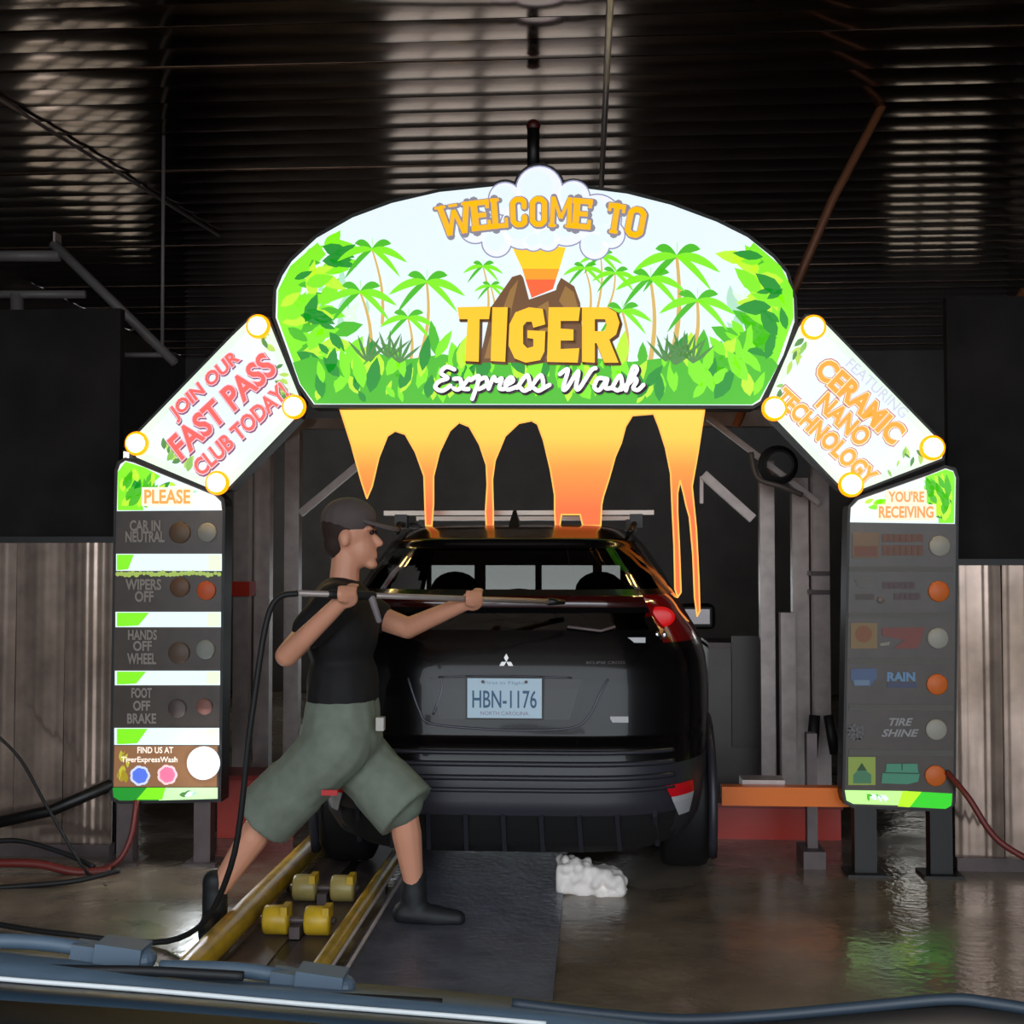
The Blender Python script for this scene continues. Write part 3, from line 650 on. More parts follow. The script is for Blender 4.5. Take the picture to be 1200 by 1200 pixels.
def remeshed(mb, name, m, parent, vox, sm=4):
    off = ORG.get(parent.name, Vector()) if parent else Vector()
    me = bpy.data.meshes.new(name); me.from_pydata([tuple(v-off) for v in mb.V], [], mb.F); o = bpy.data.objects.new(name, me); C.objects.link(o)
    md = o.modifiers.new('r', 'REMESH'); md.mode = 'VOXEL'; md.voxel_size = vox; md.use_smooth_shade = True
    if sm: s = o.modifiers.new('s', 'SMOOTH'); s.factor = .5; s.iterations = sm
    bpy.context.view_layer.update(); dg = bpy.context.evaluated_depsgraph_get()
    nm = bpy.data.meshes.new_from_object(o.evaluated_get(dg)); o.modifiers.clear(); o.data = nm; nm.materials.clear(); nm.materials.append(m)
    for p in nm.polygons: p.use_smooth = True
    if parent: o.parent = parent
    ORG[o.name] = off
    return o
# ------------------------------------------------------------------ the car under the arch
CX, CY = -.386, 5.26
car = thing('car', 'black compact SUV with roof bars driving under the lit arch', 'car', (CX, CY, 0))
M_paint = mat('black car paint', (9, 8, 10), .22, coat=.25, spec=.18)
M_plast = mat('grey black bumper plastic', (46, 46, 54), .42)
M_chrome = mat('chrome', (200, 200, 205), .12, 1.)
M_tail = mat('red lamp lens', (120, 8, 10), .12, coat=1.)
def carglass(name, tint):
    m = bpy.data.materials.new(name); m.use_nodes = True; n = m.node_tree; n.nodes.clear()
    o = n.nodes.new('ShaderNodeOutputMaterial'); t = n.nodes.new('ShaderNodeBsdfTransparent'); g = n.nodes.new('ShaderNodeBsdfGlossy'); g.inputs['Roughness'].default_value = .03
    f = facing_weight(n); x = n.nodes.new('ShaderNodeMixShader'); t.inputs[0].default_value = tint + (1,)
    n.links.new(f.outputs[0], x.inputs[0]); n.links.new(t.outputs[0], x.inputs[1]); n.links.new(g.outputs[0], x.inputs[2]); n.links.new(x.outputs[0], o.inputs[0])
    return m
M_tint = carglass('tinted car glass', (.10, .095, .09)); M_clear = carglass('clear car glass', (.7, .75, .72))
LV = [(.22,.16,4.22,.76),(.27,.07,4.30,.83),(.34,.03,4.34,.87),(.44,.0,4.37,.89),(.54,.0,4.38,.90),(.62,.01,4.37,.902),(.69,.03,4.35,.904),(.705,.065,4.34,.905),(.80,.075,4.32,.908),(.92,.09,4.25,.908),(1.0,.105,4.10,.90),
    (1.06,.12,3.75,.885),(1.11,.135,3.32,.865),(1.15,.15,3.2,.845),(1.22,.165,3.05,.80),(1.245,.15,2.99,.785),(1.27,.14,2.94,.77),(1.295,.17,2.88,.757),(1.32,.20,2.82,.745),(1.40,.265,2.60,.70),(1.48,.335,2.36,.645),(1.515,.365,2.26,.62),(1.53,.36,2.2,.608),(1.56,.455,2.08,.575),(1.59,.55,1.95,.535),(1.607,.70,1.85,.48),(1.617,.95,1.7,.40),(1.622,1.2,1.5,.2)]
def prof(z):
    for a, b in zip(LV[:-1], LV[1:]):
        if z <= b[0]:
            t = max(0, (z-a[0])/(b[0]-a[0])); return tuple(a[i]+(b[i]-a[i])*t for i in (1, 2, 3))
    return LV[-1][1:]
NE = 4.2
def ysurf(x, z):
    yr, yf, w_ = prof(z); q = min(abs(x)/w_, .999); yc = max(1.45, yr+.25); return yc-(yc-yr)*(1-q**NE)**(1/NE)
def onrear(x, z, out=0.): return Vector((CX+x, CY+ysurf(x, z)-out, z))
NP = 144; zs = []
for a, b in zip(LV[:-1], LV[1:]):
    k = max(1, round((b[0]-a[0])/.02)); zs += [a[0]+(b[0]-a[0])*i/k for i in range(k)]
zs.append(LV[-1][0])
V = []
for z in zs:
    yr, yf, w_ = prof(z); yc = max(1.45, yr+.25)
    for j in range(NP):
        t = 2*PI*j/NP; c_, s_ = math.cos(t), math.sin(t); n = NE if s_ < 0 else 3.2
        r = (abs(c_)**n+abs(s_)**n)**(-1/n)
        V.append(Vector((CX+w_*r*c_, CY+yc+(r*s_*((yc-yr) if s_ < 0 else (yf-yc))), z)))
parts = {}
def put(k, f): parts.setdefault(k, []).append(f)
for i in range(len(zs)-1):
    for j in range(NP):
        f = (i*NP+j, i*NP+(j+1) % NP, (i+1)*NP+(j+1) % NP, (i+1)*NP+j)
        c = sum((V[q] for q in f), Vector())/4; x = abs(c.x-CX); y = c.y-CY; z = c.z; w_ = prof(z)[2]
        nr = (V[f[1]]-V[f[0]]).cross(V[f[3]]-V[f[0]]); nr.normalize(); side = abs(nr.x) > .72
        if any(math.hypot(y-yw, z-.335) < .375 for yw in (.86, 3.53)) and x > .6 and z < .75: continue
        if y < 1.0 and not side and 1.32 < z < 1.50 and x < w_*.93: put('rear_window', f)
        elif y < .6 and not side and 1.15 < z < 1.225 and x < .60: put('lower_rear_window', f)
        elif y < .75 and z > 1.09 and z < 1.30 and x > .60 and x > w_*.77: put('tail_light', f)
        elif y < .6 and 1.235 < z < 1.295 and x <= .64: put('light_bar', f)
        elif side and 1.14 < z < 1.47 and .62 < y < 3.0 and abs(y-1.75) > .04: put('side_window', f)
        elif y > 1.9 and z > 1.15 and z < 1.50 and x < w_*.88: put('windshield', f)
        elif z < .60 and not (y < .9 and z < .40 and x < .70 and not side): put('lower_cladding', f)
        elif z < .60: put('diffuser', f)
        else: put('body_shell', f)
put('body_shell', tuple((len(zs)-1)*NP+j for j in range(NP)))
put('underbody', tuple(NP-1-j for j in range(NP)))
PM = {'body_shell': M_paint, 'rear_window': M_tint, 'lower_rear_window': M_tint, 'tail_light': M_tail, 'light_bar': mat('dark red light bar', (52, 8, 9), .15, coat=1.), 'side_window': M_tint, 'windshield': M_clear, 'lower_cladding': M_plast, 'diffuser': M_void, 'underbody': M_void}
for k, fs in parts.items():
    if k in ('side_window', 'tail_light'):
        for s in (-1, 1):
            ff = [f for f in fs if (V[f[0]].x-CX)*s > 0]; u = sorted({q for f in ff for q in f}); ix = {q: n for n, q in enumerate(u)}
            meshobj(k, [V[q] for q in u], [[ix[q] for q in f] for f in ff], PM[k], car, True)
    else:
        u = sorted({q for f in fs for q in f}); ix = {q: n for n, q in enumerate(u)}
        meshobj(k, [V[q] for q in u], [[ix[q] for q in f] for f in fs], PM[k], car, k not in ('underbody',))
# seats seen through the rear glass
for sx in (-.42, .40):
    s_ = MB().box((CX+sx-.26, CY+1.95, .55), (CX+sx+.26, CY+2.12, 1.18)).obj('seat', M_void, car)
    MB().ball((CX+sx, CY+1.98, 1.27), (.14, .06, .11)).obj('headrest', M_void, s_, True)
MB().box((CX-.66, CY+1.0, .5), (CX+.66, CY+1.2, 1.14)).obj('rear_bench', M_void, car)
for sx in (-.42, 0, .42): MB().ball((CX+sx, CY+1.06, 1.22), (.13, .05, .085)).obj('rear_headrest', M_void, car, True)
# wheels
def wheel(x, y):
    wv = MB().lathe([(.20,-.11),(.30,-.112),(.325,-.10),(.336,-.07),(.338,0),(.336,.07),(.325,.10),(.30,.112),(.20,.11)], (CX+x, CY+y, .353), 'X', 36).obj('wheel', M_rubber, car, True)
    s = 1 if x > 0 else -1; rm = MB()
    rm.lathe([(.205, s*.06), (.205, s*.095), (.17, s*.085), (.06, s*.07), (.05, s*.09)], (CX+x, CY+y, .353), 'X', 30)
    rm.obj('rim', M_steeld, wv, True)
for x in (-.785, .785):
    for y in (.86, 3.53): wheel(x, y)
# arch lips
for s in (-1, 1):
    for yw in (.86, 3.53):
        pts = [(CX+s*.895, CY+yw+.375*math.cos(q*PI/16), .335+.375*math.sin(q*PI/16)) for q in range(-3, 20)]
        MB().tube(pts, .022, 6).obj('wheel_arch_trim', M_plast, car, True)
# bumper slats, tailgate creases
def ribbon(name, m, pts, r, out=.004):
    return MB().tube([onrear(x, z, out) for x, z in catmull(pts, 6)], r, 6).obj(name, m, car, True)
for z, r in ((.655, .010), (.61, .012), (.555, .012), (.505, .010)): ribbon('bumper_trim', M_plast, [(x*.1, z) for x in range(-7, 8)], r)
M_crease = mat('glossy tailgate crease', (88, 88, 98), .2, .4)
ribbon('tailgate_crease', M_crease, [(-.41,.95),(-.36,.82),(-.31,.765),(-.1,.745),(.1,.74),(.28,.752),(.35,.80),(.40,.90),(.43,.95)], .005, .001)
ribbon('tailgate_crease', M_crease, [(-.27,.955),(-.265,.90),(-.30,.80)], .005, .001)
ribbon('tailgate_crease', M_crease, [(-.28,.955),(0,.962),(.28,.955)], .004, .001)
for i in range(9):
    x = -.62+i*.155; MB().beam(onrear(x, .40, .012), onrear(x+.03*(1 if x > 0 else -1)*abs(x), .245, .0)+Vector((0, -.02, 0)), .018, .03).obj('diffuser_rib', M_plast, car)
def patch(nm, m, fn, out, nu=8, nv=4):        # a panel that follows the curved rear
    g = [onrear(*fn(i/nu, j/nv), out) for j in range(nv+1) for i in range(nu+1)]; gb = [v+Vector((0, .03, 0)) for v in g]; n1 = len(g); Fc = []
    for j in range(nv):
        for i in range(nu): q = j*(nu+1)+i; Fc.append((q, q+1, q+nu+2, q+nu+1))
    rim = [i for i in range(nu)]+[nu+j*(nu+1) for j in range(nv)]+[nv*(nu+1)+i for i in range(nu, 0, -1)]+[j*(nu+1) for j in range(nv, 0, -1)]
    for a, b in zip(rim, rim[1:]+rim[:1]): Fc.append((a, a+n1, b+n1, b))
    return MB().add(g+gb, Fc).obj(nm, m, car)
# plate
pz = .872; py_ = CY+ysurf(0, pz)-.02
patch('plate_recess', mat('recess black', (20, 19, 23), .35), lambda u, v: ((-.27-.05*v)+(.54+.1*v)*u, .785+.165*v), .004)
pt = MB().box((CX-.155, py_, pz-.082), (CX+.155, py_+.012, pz+.082)).obj('license_plate', mat('pale blue plate', (196, 222, 238), .35), car)
def platetext(s, cx, cz, wd, ht, m, off, name):
    Vv, Fc = text2d(s, off); xs = [v[0] for v in Vv]; ys = [v[1] for v in Vv]
    meshobj(name, [(CX+cx+((x-min(xs))/(max(xs)-min(xs))-.5)*wd, py_-.0015, pz+cz+((y-min(ys))/(max(ys)-min(ys))-.5)*ht) for x, y in Vv], Fc, m, pt)
M_pl = mat('plate blue ink', (62, 104, 140), .5)
platetext('HBN-1176', 0, -.004, .268, .074, M_pl, .01, 'lettering'); platetext('First in Flight', 0, .062, .17, .016, mat('plate faint ink', (130, 160, 185), .5), 0, 'lettering'); platetext('NORTH CAROLINA', 0, -.062, .2, .016, mat('plate pink ink', (150, 140, 165), .5), 0, 'lettering')
MB().box((CX-.162, py_+.004, pz-.089), (CX+.162, py_+.018, pz+.089)).obj('plate_frame', M_black, pt)
for sx in (-.09, .09): MB().lathe([(.007, 0), (.007, .004)], (CX+sx, py_-.001, pz+.068), 'Y', 10).obj('screw', M_steeld, pt)
# emblem of three diamonds, badges
em = MB(); ec = onrear(.005, 1.02, .012)
for a in (90, 210, 330):
    a = math.radians(a); d = Vector((math.cos(a), 0, math.sin(a))); n_ = Vector((-d.z, 0, d.x)); L_ = .034
    q = [ec, ec+d*L_*.5+n_*L_*.29, ec+d*L_, ec+d*L_*.5-n_*L_*.29]; em.add(q+[v+Vector((0, .01, 0)) for v in q], [(0,1,2,3),(7,6,5,4),(0,4,5,1),(1,5,6,2),(2,6,7,3),(3,7,4,0)])
em.obj('emblem', M_chrome, car)
def badge(x, z, wd, ht, name='badge', m=None):
    p = onrear(x, z, .006); MB().box((p.x-wd/2, p.y, z-ht/2), (p.x+wd/2, p.y+.012, z+ht/2)).obj(name, m or mat('silver badge', (150, 148, 150), .3, .5), car)
badge(.545, 1.108, .085, .022); badge(.475, .785, .075, .025)
Vv, Fc = text2d('ECLIPSE CROSS', .0); x0 = min(v[0] for v in Vv); x1 = max(v[0] for v in Vv)
meshobj('lettering', [onrear(.34+(x-x0)/(x1-x0)*.16, 1.012+y*.016, .004) for x, y in Vv], Fc, mat('dull chrome letters', (96, 90, 92), .3, .6), car)
# rear wiper, fog reflectors
MB().tube([onrear(.26, 1.165, .02), onrear(.40, 1.148, .02), onrear(.46, 1.165, .02)], .006, 6).obj('rear_wiper', mat('grey wiper', (120, 104, 104), .5), car, True)
for s in (-1, 1):
    def refl(z0, z1, xa, xb, m, nm):
        patch(nm, m, lambda u, v: (s*((xa[1]+(xa[0]-xa[1])*v)*(1-u)+(xb[1]+(xb[0]-xb[1])*v)*u), z0+(z1-z0)*v), .014)
    refl(.462, .512, (.665,.69), (.79,.795), mat('red reflector', (225, 20, 35), .2), 'reflector'); refl(.375, .462, (.69,.725), (.795,.775), mat('white lamp lens', (190, 192, 196), .15), 'reverse_lamp')
    c = onrear(s*.655, 1.125, .006)
    for k in (-.016, .016): MB().ball((c.x+k, c.y, c.z), (.011, .008, .018), 10, 8).obj('lamp_bulb', M_chrome, car, True)
    c = onrear(s*.655, 1.20, .008); MB().ball((c.x, c.y, c.z), (.065, .012, .045), 16, 10).obj('brake_lamp', glow((225, 18, 22), .55), car, True)
    # door mirrors on the front doors
    mr_ = remeshed(MB().box((CX+s*1.0-.115, CY+2.70, 1.015), (CX+s*1.0+.115, CY+2.86, 1.175)), 'door_mirror', M_black, car, .02, 8)
    MB().box((CX+s*.86, CY+2.75, 1.06), (CX+s*.95, CY+2.81, 1.1)).obj('mirror_arm', M_black, mr_)
    MB().box((CX+s*1.0-.075, CY+2.697, 1.05), (CX+s*1.0+.075, CY+2.712, 1.14)).obj('mirror_glass', mat('mirror glass', (120, 116, 120), .08, 1.), mr_)
# roof rails, bars, fin
M_bar = mat('satin aluminium', (150, 138, 128), .3, .6)
for s in (-1, 1): MB().tube([(CX+s*.535, CY+.60, 1.575), (CX+s*.56, CY+.8, 1.615), (CX+s*.575, CY+1.5, 1.625), (CX+s*.57, CY+2.1, 1.58), (CX+s*.56, CY+2.25, 1.53)], .014, 8).obj('roof_rail', M_black, car, True)
for y, hw in ((1.0, .66), (1.85, .62)):
    bar = MB().beam((CX-hw, CY+y, 1.675), (CX+hw, CY+y, 1.675), .07, .022).obj('roof_bar', M_bar, car)
    for s in (-1, 1): MB().box((CX+s*.575-.03, CY+y-.04, 1.60), (CX+s*.575+.03, CY+y+.04, 1.668)).obj('bar_foot', M_black, bar)
fn = [(CX, CY+.66, 1.585), (CX, CY+.72, 1.675), (CX, CY+.76, 1.68), (CX, CY+.92, 1.605)]
MB().add([Vector(v)+Vector((d, 0, 0)) for v, d in ((fn[0],-.03),(fn[0],.03),(fn[3],.02),(fn[3],-.02),(fn[1],-.008),(fn[1],.008),(fn[2],.006),(fn[2],-.006))], [(0,1,5,4),(1,2,6,5),(2,3,7,6),(3,0,4,7),(4,5,6,7),(0,3,2,1)]).obj('antenna_fin', M_black, car)

# ------------------------------------------------------------------ conveyor, rails, floor plate, foam
XA, XB = -1.372, -.94
M_plate = mat('dark steel floor plate', (104, 106, 120), .34, .1, noise=.25, nscale=6, bump=.15, bscale=30)
tag(MB().box((-.90, .8, .001), (-.15, 12.5, .012)).obj('floor_plate', M_plate), 'dark blue grey steel plate on the floor beside the yellow rails', 'plate')
cv = thing('conveyor', 'sunken roller conveyor track running between the yellow rails', 'conveyor', ((XA+XB)/2, 5, 0))
MB().box((XA+.04, 2.0, .001), (XB-.04, 12.5, .008)).obj('track_bed', mat('oily brown track', (48, 40, 34), .35, .2, noise=.3, nscale=12), cv)
MB().box((-1.17, 2.0, .008), (-1.12, 12.5, .012)).obj('chain_slot', mat('oily chain', (52, 47, 43), .4, .3), cv)
MB().box((XA+.05, 2.0, .008), (-1.17, 12.5, .016)).obj('slot_plate', M_steeld, cv); MB().box((-1.12, 2.0, .008), (XB-.05, 12.5, .016)).obj('slot_plate', M_steeld, cv)
def rail(x, r, label, m):
    t = thing('guide_rail', label, 'rail', (x, 5, 0))
    MB().tube([(x, 2.2, .07), (x, 3, .07), (x, 12.5, .07)], r, 12).obj('rail_tube', m, t, True)
    for k in range(10): MB().box((x-.02, 2.4+k*1.05, 0), (x+.02, 2.46+k*1.05, .06)).obj('rail_support', M_steeld, t)
    return t
rail(XA, .05, 'thick yellow guide rail along the outer side of the track', M_yel)
r2 = rail(XB, .028, 'thin yellow guide rail beside the dark steel plate', M_yel)
for dx in (.035, .075): MB().tube([(XB+dx, 2.2, .085-dx*.6), (XB+dx, 12.5, .085-dx*.6)], .007, 6).obj('steel_rod', M_steel, r2, True)
for k, (y, nm) in enumerate(((4.88, 'lower'), (5.36, 'upper'))):
    t = thing('conveyor_roller', ['pair of yellow rollers on the track behind the tyre', 'pair of yellowish grey rollers tucked against the rear tyre'][k], 'roller', (-1.145, y, 0), 'rollers on the conveyor')
    for xa, xb in ((-1.275, -1.175), (-1.115, -1.015)):
        MB().lathe([(.02, 0), (.05, .002), (.055, .01), (.055, .09), (.05, .098), (.02, .1)], (xa, y, .071), 'X', 24).obj('roller', M_yel if k == 0 else mat('worn yellow grey roller', (168, 152, 92), .4, noise=.2), t, True)
        MB().box((xa+.075, y-.056, .1), (xa+.1, y+.03, .132)).obj('roller_guard', M_yel, t)
    MB().tube([(-1.29, y, .071), (-1.0, y, .071)], .014, 8).obj('axle', M_steeld, t, True)
    MB().box((-1.165, y-.06, .016), (-1.125, y+.06, .06)).obj('carriage', M_steeld, t)
# foam heap left on the floor behind the bumper
rnd = random.Random(3); fm = MB()
for i in range(170):
    u = rnd.random(); x = -.165+u*.28; h = .165*(1-.5*u**2.2); fm.ball((x, 5.62+rnd.uniform(-.05, .08), rnd.uniform(.0, 1)*max(.02, h-.02)), rnd.uniform(.018, .026), 10, 7)
fm.box((-.183, 5.585, .0), (.06, 5.67, .11))
M_foam = mat('soap foam', (252, 244, 238), .7)
tag(remeshed(fm, 'foam_heap', M_foam, None, .008, 9), 'small heap of white soap foam on the wet floor under the car', 'foam')

# ------------------------------------------------------------------ the worker with the pressure lance
YQ = 4.98
def Q(px, py, dy=0.): return P(px, py, YQ+dy)
M_skin = mat('skin', (226, 160, 130), .5); M_shirt = mat('black t-shirt', (20, 19, 21), .8, noise=.3, nscale=20); M_short = mat('olive grey shorts', (122, 131, 118), .85, noise=.12, nscale=18)
M_cap = mat('grey cap', (92, 80, 78), .8); M_shoe = mat('black shoe', (24, 27, 30), .6); M_hair = mat('dark brown hair', (48, 32, 26), .8)
pr = thing('person', 'person in black shirt, grey cap and olive shorts aiming a lance at the car', 'person', (Q(395, 1085).x, YQ, 0))
head = Q(412, 630); neck = Q(402, 690); shR = Q(392, 708, -.18); shL = Q(402, 708, .17); chest = Q(400, 745); waist = Q(402, 820); pel = Q(400, 862)
elR = Q(336, 768, -.27); haR = Q(408, 697, -.38); elL = Q(478, 736, .10); haL = Q(556, 702, -.03)
hipR = Q(396, 872, -.09); hipL = Q(404, 872, .09)
knL = Q(472, 946, .02); anL = Q(486, 1042, .10); knR = Q(316, 952, -.02); anR = Q(252, 1048, -.03)
B = MB()
B.ball(head+Vector((-.012, 0, .03)), (.098, .078, .11)); B.ball(head+Vector((.03, 0, -.045)), (.068, .06, .075)); B.cap(head+Vector((-.02, 0, -.05)), neck+Vector((0, 0, -.03)), .055, .062)
B.cap(head+Vector((.088, 0, .01)), head+Vector((.112, 0, -.022)), .010, .015)       # nose
B.ball(head+Vector((.088, 0, -.062)), (.016, .026, .008)); B.ball(head+Vector((.088, 0, -.076)), (.015, .022, .008)); B.ball(head+Vector((.078, 0, -.105)), (.026, .03, .02))
for s in (-1, 1): B.ball(head+Vector((-.012, s*.08, -.005)), (.022, .012, .034)); B.ball(head+Vector((.078, s*.034, .035)), (.016, .03, .012))
B.ball(chest+Vector((0, 0, .03)), (.125, .17, .20)); B.ball(waist, (.11, .15, .18)); B.ball(pel, (.125, .165, .12))
for sh, el, ha in ((shR, elR, haR), (shL, elL, haL)):
    B.cap(chest+Vector((0, (sh-chest).y*.5, .13)), sh, .075, .062); B.cap(sh, el, .056, .044); B.cap(el, ha, .043, .029)
for hp, kn, an in ((hipR, knR, anR), (hipL, knL, anL)):
    B.cap(hp, kn, .09, .060); m_ = kn.lerp(an, .32); B.cap(kn, m_, .056, .060); B.cap(m_, an, .060, .037)
wd_ = (haL-haR).normalized()                 # the lance runs through both hands
def hand(c, back, B):
    up = Vector((0, 0, 1)); sd = Vector((0, -1, 0)); p = c
    B.ball(p+back*.01+Vector((0, .0, -.004)), (.045, .022, .04))
    ln = (.9, 1.05, 1.0, .8)
    for k in range(4):
        b0 = p+wd_*(-.03+.02*k)+sd*.02+up*.024; k1 = b0+sd*.016*ln[k]+up*-.022; k2 = k1+sd*-.012+up*-.026*ln[k]; k3 = k2+sd*-.026*ln[k]+up*.004
        B.cap(p+wd_*(-.03+.02*k)+up*.026, b0, .0092, .0092, 8); B.cap(b0, k1, .009, .0088, 8); B.cap(k1, k2, .0088, .0082, 8); B.cap(k2, k3, .0082, .0074, 8)
    t0 = p-sd*.02+up*.01-wd_*.02; t1 = t0+up*.025+wd_*.025-sd*.004; t2 = t1+wd_*.028+sd*.008; B.cap(t0, t1, .012, .0105, 8); B.cap(t1, t2, .0105, .009, 8)
hand(haR, (elR-haR).normalized(), B); hand(haL, (elL-haL).normalized(), B)
remeshed(B, 'body', M_skin, pr, .0075, 2)
eye = MB()
for s in (-1, 1): eye.ball(head+Vector((.086, s*.032, .02)), .010, 10, 8)
eye.obj('eyes', mat('dark eye', (30, 22, 20), .2), pr, True)
h = MB(); h.ball(head+Vector((-.03, 0, .045)), (.095, .086, .105)); h.ball(head+Vector((-.06, 0, -.02)), (.055, .072, .07)); remeshed(h, 'hair', M_hair, pr, .01, 2)
k = MB(); k.ball(head+Vector((-.012, 0, .075)), (.112, .093, .085)); k.box(head+Vector((-.12, -.09, .065)), head+Vector((-.119, .09, .066)))
cp = remeshed(k, 'cap', M_cap, pr, .008, 2)
br = MB(); pts = []
for i in range(11):
    a = -PI/2+PI*i/10; pts.append(head+Vector((.06+.13*math.cos(a), .08*math.sin(a), .070-.045*math.cos(a)-.012*abs(math.sin(a)))))
br.add(pts+[v+Vector((0, 0, .013)) for v in pts], [tuple(range(10, -1, -1)), tuple(11+i for i in range(11))]+[(i, i+1, 12+i, 11+i) for i in range(10)]); br.obj('cap_brim', M_cap, cp)
T = MB(); T.ball(chest+Vector((0, 0, .035)), (.150, .195, .205)); T.ball(waist+Vector((0, 0, .07)), (.142, .180, .16)); T.cap(waist+Vector((0, -.05, .03)), waist+Vector((0, -.05, -.06)), .135, .13); T.cap(waist+Vector((0, .05, .03)), waist+Vector((0, .05, -.06)), .135, .13)
for sh, el in ((shR, elR), (shL, elL)): T.cap(chest+Vector((0, (sh-chest).y*.4, .12)), sh, .10, .085); T.cap(sh, sh.lerp(el, .5), .080, .074)
T.cap(neck+Vector((0, 0, -.03)), chest+Vector((0, 0, .1)), .068, .12)
remeshed(T, 'shirt', M_shirt, pr, .011, 5)
N_ = MB(); N_.ball(pel, (.165, .205, .14)); N_.cap(waist+Vector((0, -.05, -.03)), pel+Vector((0, -.05, 0)), .14, .15); N_.cap(waist+Vector((0, .05, -.03)), pel+Vector((0, .05, 0)), .14, .15)
for hp, kn in ((hipR, knR), (hipL, knL)): N_.cap(hp, hp.lerp(kn, .86), .135, .118); N_.tube([hp.lerp(kn, .6), hp.lerp(kn, 1.08)], [.128, .132], 20)
remeshed(N_, 'shorts', M_short, pr, .011, 4)
bt = MB(); p_ = Q(446, 848, -.12); bt.box(p_-Vector((.015, .02, .025)), p_+Vector((.015, .02, .025))); bt.obj('phone_clip', mat('pale clip', (190, 186, 176), .4), pr)
p_ = Q(386, 929, -.20); MB().box(p_-Vector((.03, .004, .01)), p_+Vector((.03, .01, .01))).obj('red_tag', mat('red cloth tag', (200, 50, 50), .6), pr)
for an, dr in ((anR, -1.35), (anL, 0)):
    f = MB(); g0 = Vector((an.x, an.y, 0)); TM = Matrix.Rotation(dr, 3, 'Z')
    f.cap(an+Vector((0, 0, .05)), an+Vector((-.01, 0, -.02)), .05, .05); f.cap(g0+Vector((-.04, 0, .05)), g0+Vector((.09, -.01, .042)), .05, .046); f.cap(g0+Vector((.08, -.01, .04)), g0+Vector((.17, -.015, .036)), .047, .036); f.cap(an, g0+Vector((0, 0, .05)), .05, .05)
    f.V = [g0+TM @ (v-g0) for v in f.V]; f.V = [Vector((v.x, v.y, max(v.z, .003 if dr else .014))) for v in f.V]
    remeshed(f, 'shoe', M_shoe, pr, .01, 3)
ln = thing('spray_lance', 'grey pressure washer lance held in both hands of the worker', 'lance', tuple(haR))
MB().tube([haR-wd_*.20, haL+wd_*.38], .011, 10).obj('lance_tube', M_steel, ln, True)
MB().cap(haR-wd_*.07, haR+wd_*.10, .017, .017).obj('handle', M_rubber, ln, True)
MB().cap(haR+wd_*.10+Vector((0, -.01, -.01)), haR+wd_*.13+Vector((0, -.01, -.09)), .014, .011).obj('trigger', mat('grey trigger', (130, 124, 128), .4), ln, True)
MB().tube([haL+wd_*.36, haL+wd_*.44], [.016, .010], 10).obj('nozzle', M_black, ln, True)
he = haR-wd_*.20
hp_ = catmull([tuple(he), tuple(he+Vector((-.10, 0, -.06))), tuple(he+Vector((-.16, -.02, -.45))), (he.x-.25, he.y+.05, .35), (he.x-.5, he.y+.25, .04), (he.x-1.0, he.y+.35, .02), (he.x-1.6, he.y+.55, .02), (he.x-2.6, he.y+.7, .02)], 8)
hp_ = [(x, y, max(z, .012)) for x, y, z in hp_]
tag(MB().tube(hp_, .011, 8).obj('lance_hose', M_rubber, None, True), 'black hose trailing from the spray lance over the wet floor', 'hose')

# ------------------------------------------------------------------ gear beyond the arch
def frame(name, label, posts, beams, y):
    xs = [p[0] for p in posts]; t = thing(name, label, 'gantry', (P(xs[0], 700, y).x, y, 0))
    for px0, px1, top, bot, dy in posts:
        a = P(px0, top, y+dy); b_ = P(px1, top, y+dy); zb = 0 if bot is None else P(px0, bot, y+dy).z
        MB().box((a.x, y+dy, zb), (b_.x, y+dy+.08, a.z)).obj('post', M_steel, t)
    for (ax, ay), (bx, by), wd, dy in beams: MB().beam(P(ax, ay, y+dy), P(bx, by, y+dy), wd, wd, (0, 1, 0)).obj('brace', M_steel, t)
    return t
fl = frame('steel_gantry', 'pale steel gantry with three posts left of the car', [(275,292,480,None,0), (299,317,490,None,.12), (334,351,500,None,.25)], [((352,602),(420,545),.04,.25), ((270,497),(420,497),.06,.3), ((352,480),(300,520),.05,.1)], 7.0)
for px in (283,): 
    q = P(px, 690, 6.99); MB().box((q.x-.05, 6.97, q.z-.04), (q.x+.05, 7.1, q.z+.04)).obj('clamp', M_red, fl)
fr_ = frame('steel_gantry', 'pale steel gantry with four posts right of the car', [(890,907,540,None,.2), (928,947,560,None,.12), (952,971,520,None,0), (915,932,718,None,.05)], [((824,556),(882,608),.05,.2), ((820,491),(905,491),.09,.3), ((822,558),(822,590),.02,.2), ((830,490),(960,590),.03,-.05)], 7.0)
for yy in (672, 694): q = P(961, yy, 6.99); MB().box((q.x-.05, 6.98, q.z-.012), (q.x+.05, 7.09, q.z+.012)).obj('clamp', M_steeld, fr_)
for k, (px, y, dx) in enumerate(((961, 6.9, 0),)):
    q = P(px, 860, y); MB().tube([(q.x-.03, y-.02, q.z+.1), (q.x-.05, y-.03, q.z-.12)], .03, 10).obj('rubber_boot', M_rubber, fr_, True); MB().tube([(q.x+.04, y-.02, q.z+.1), (q.x+.07, y-.03, q.z-.1)], .026, 10).obj('rubber_boot', M_rubber, fr_, True)
cl_ = P(912, 545, 6.9); co_ = MB()
for k in range(4): co_.tube([(cl_.x+(.075+.008*k)*math.cos(a*PI/10), 6.85+.02*k, cl_.z+(.075+.008*k)*math.sin(a*PI/10)) for a in range(21)], .008, 6, False)
tag(co_.obj('hose_coil', M_rubber, None, True), 'dark coiled hose hanging on the frame right of the car', 'hose')
hpts = [P(880, 530, 6.85), P(888, 560, 6.85), P(915, 570, 6.83), P(940, 580, 6.85)]
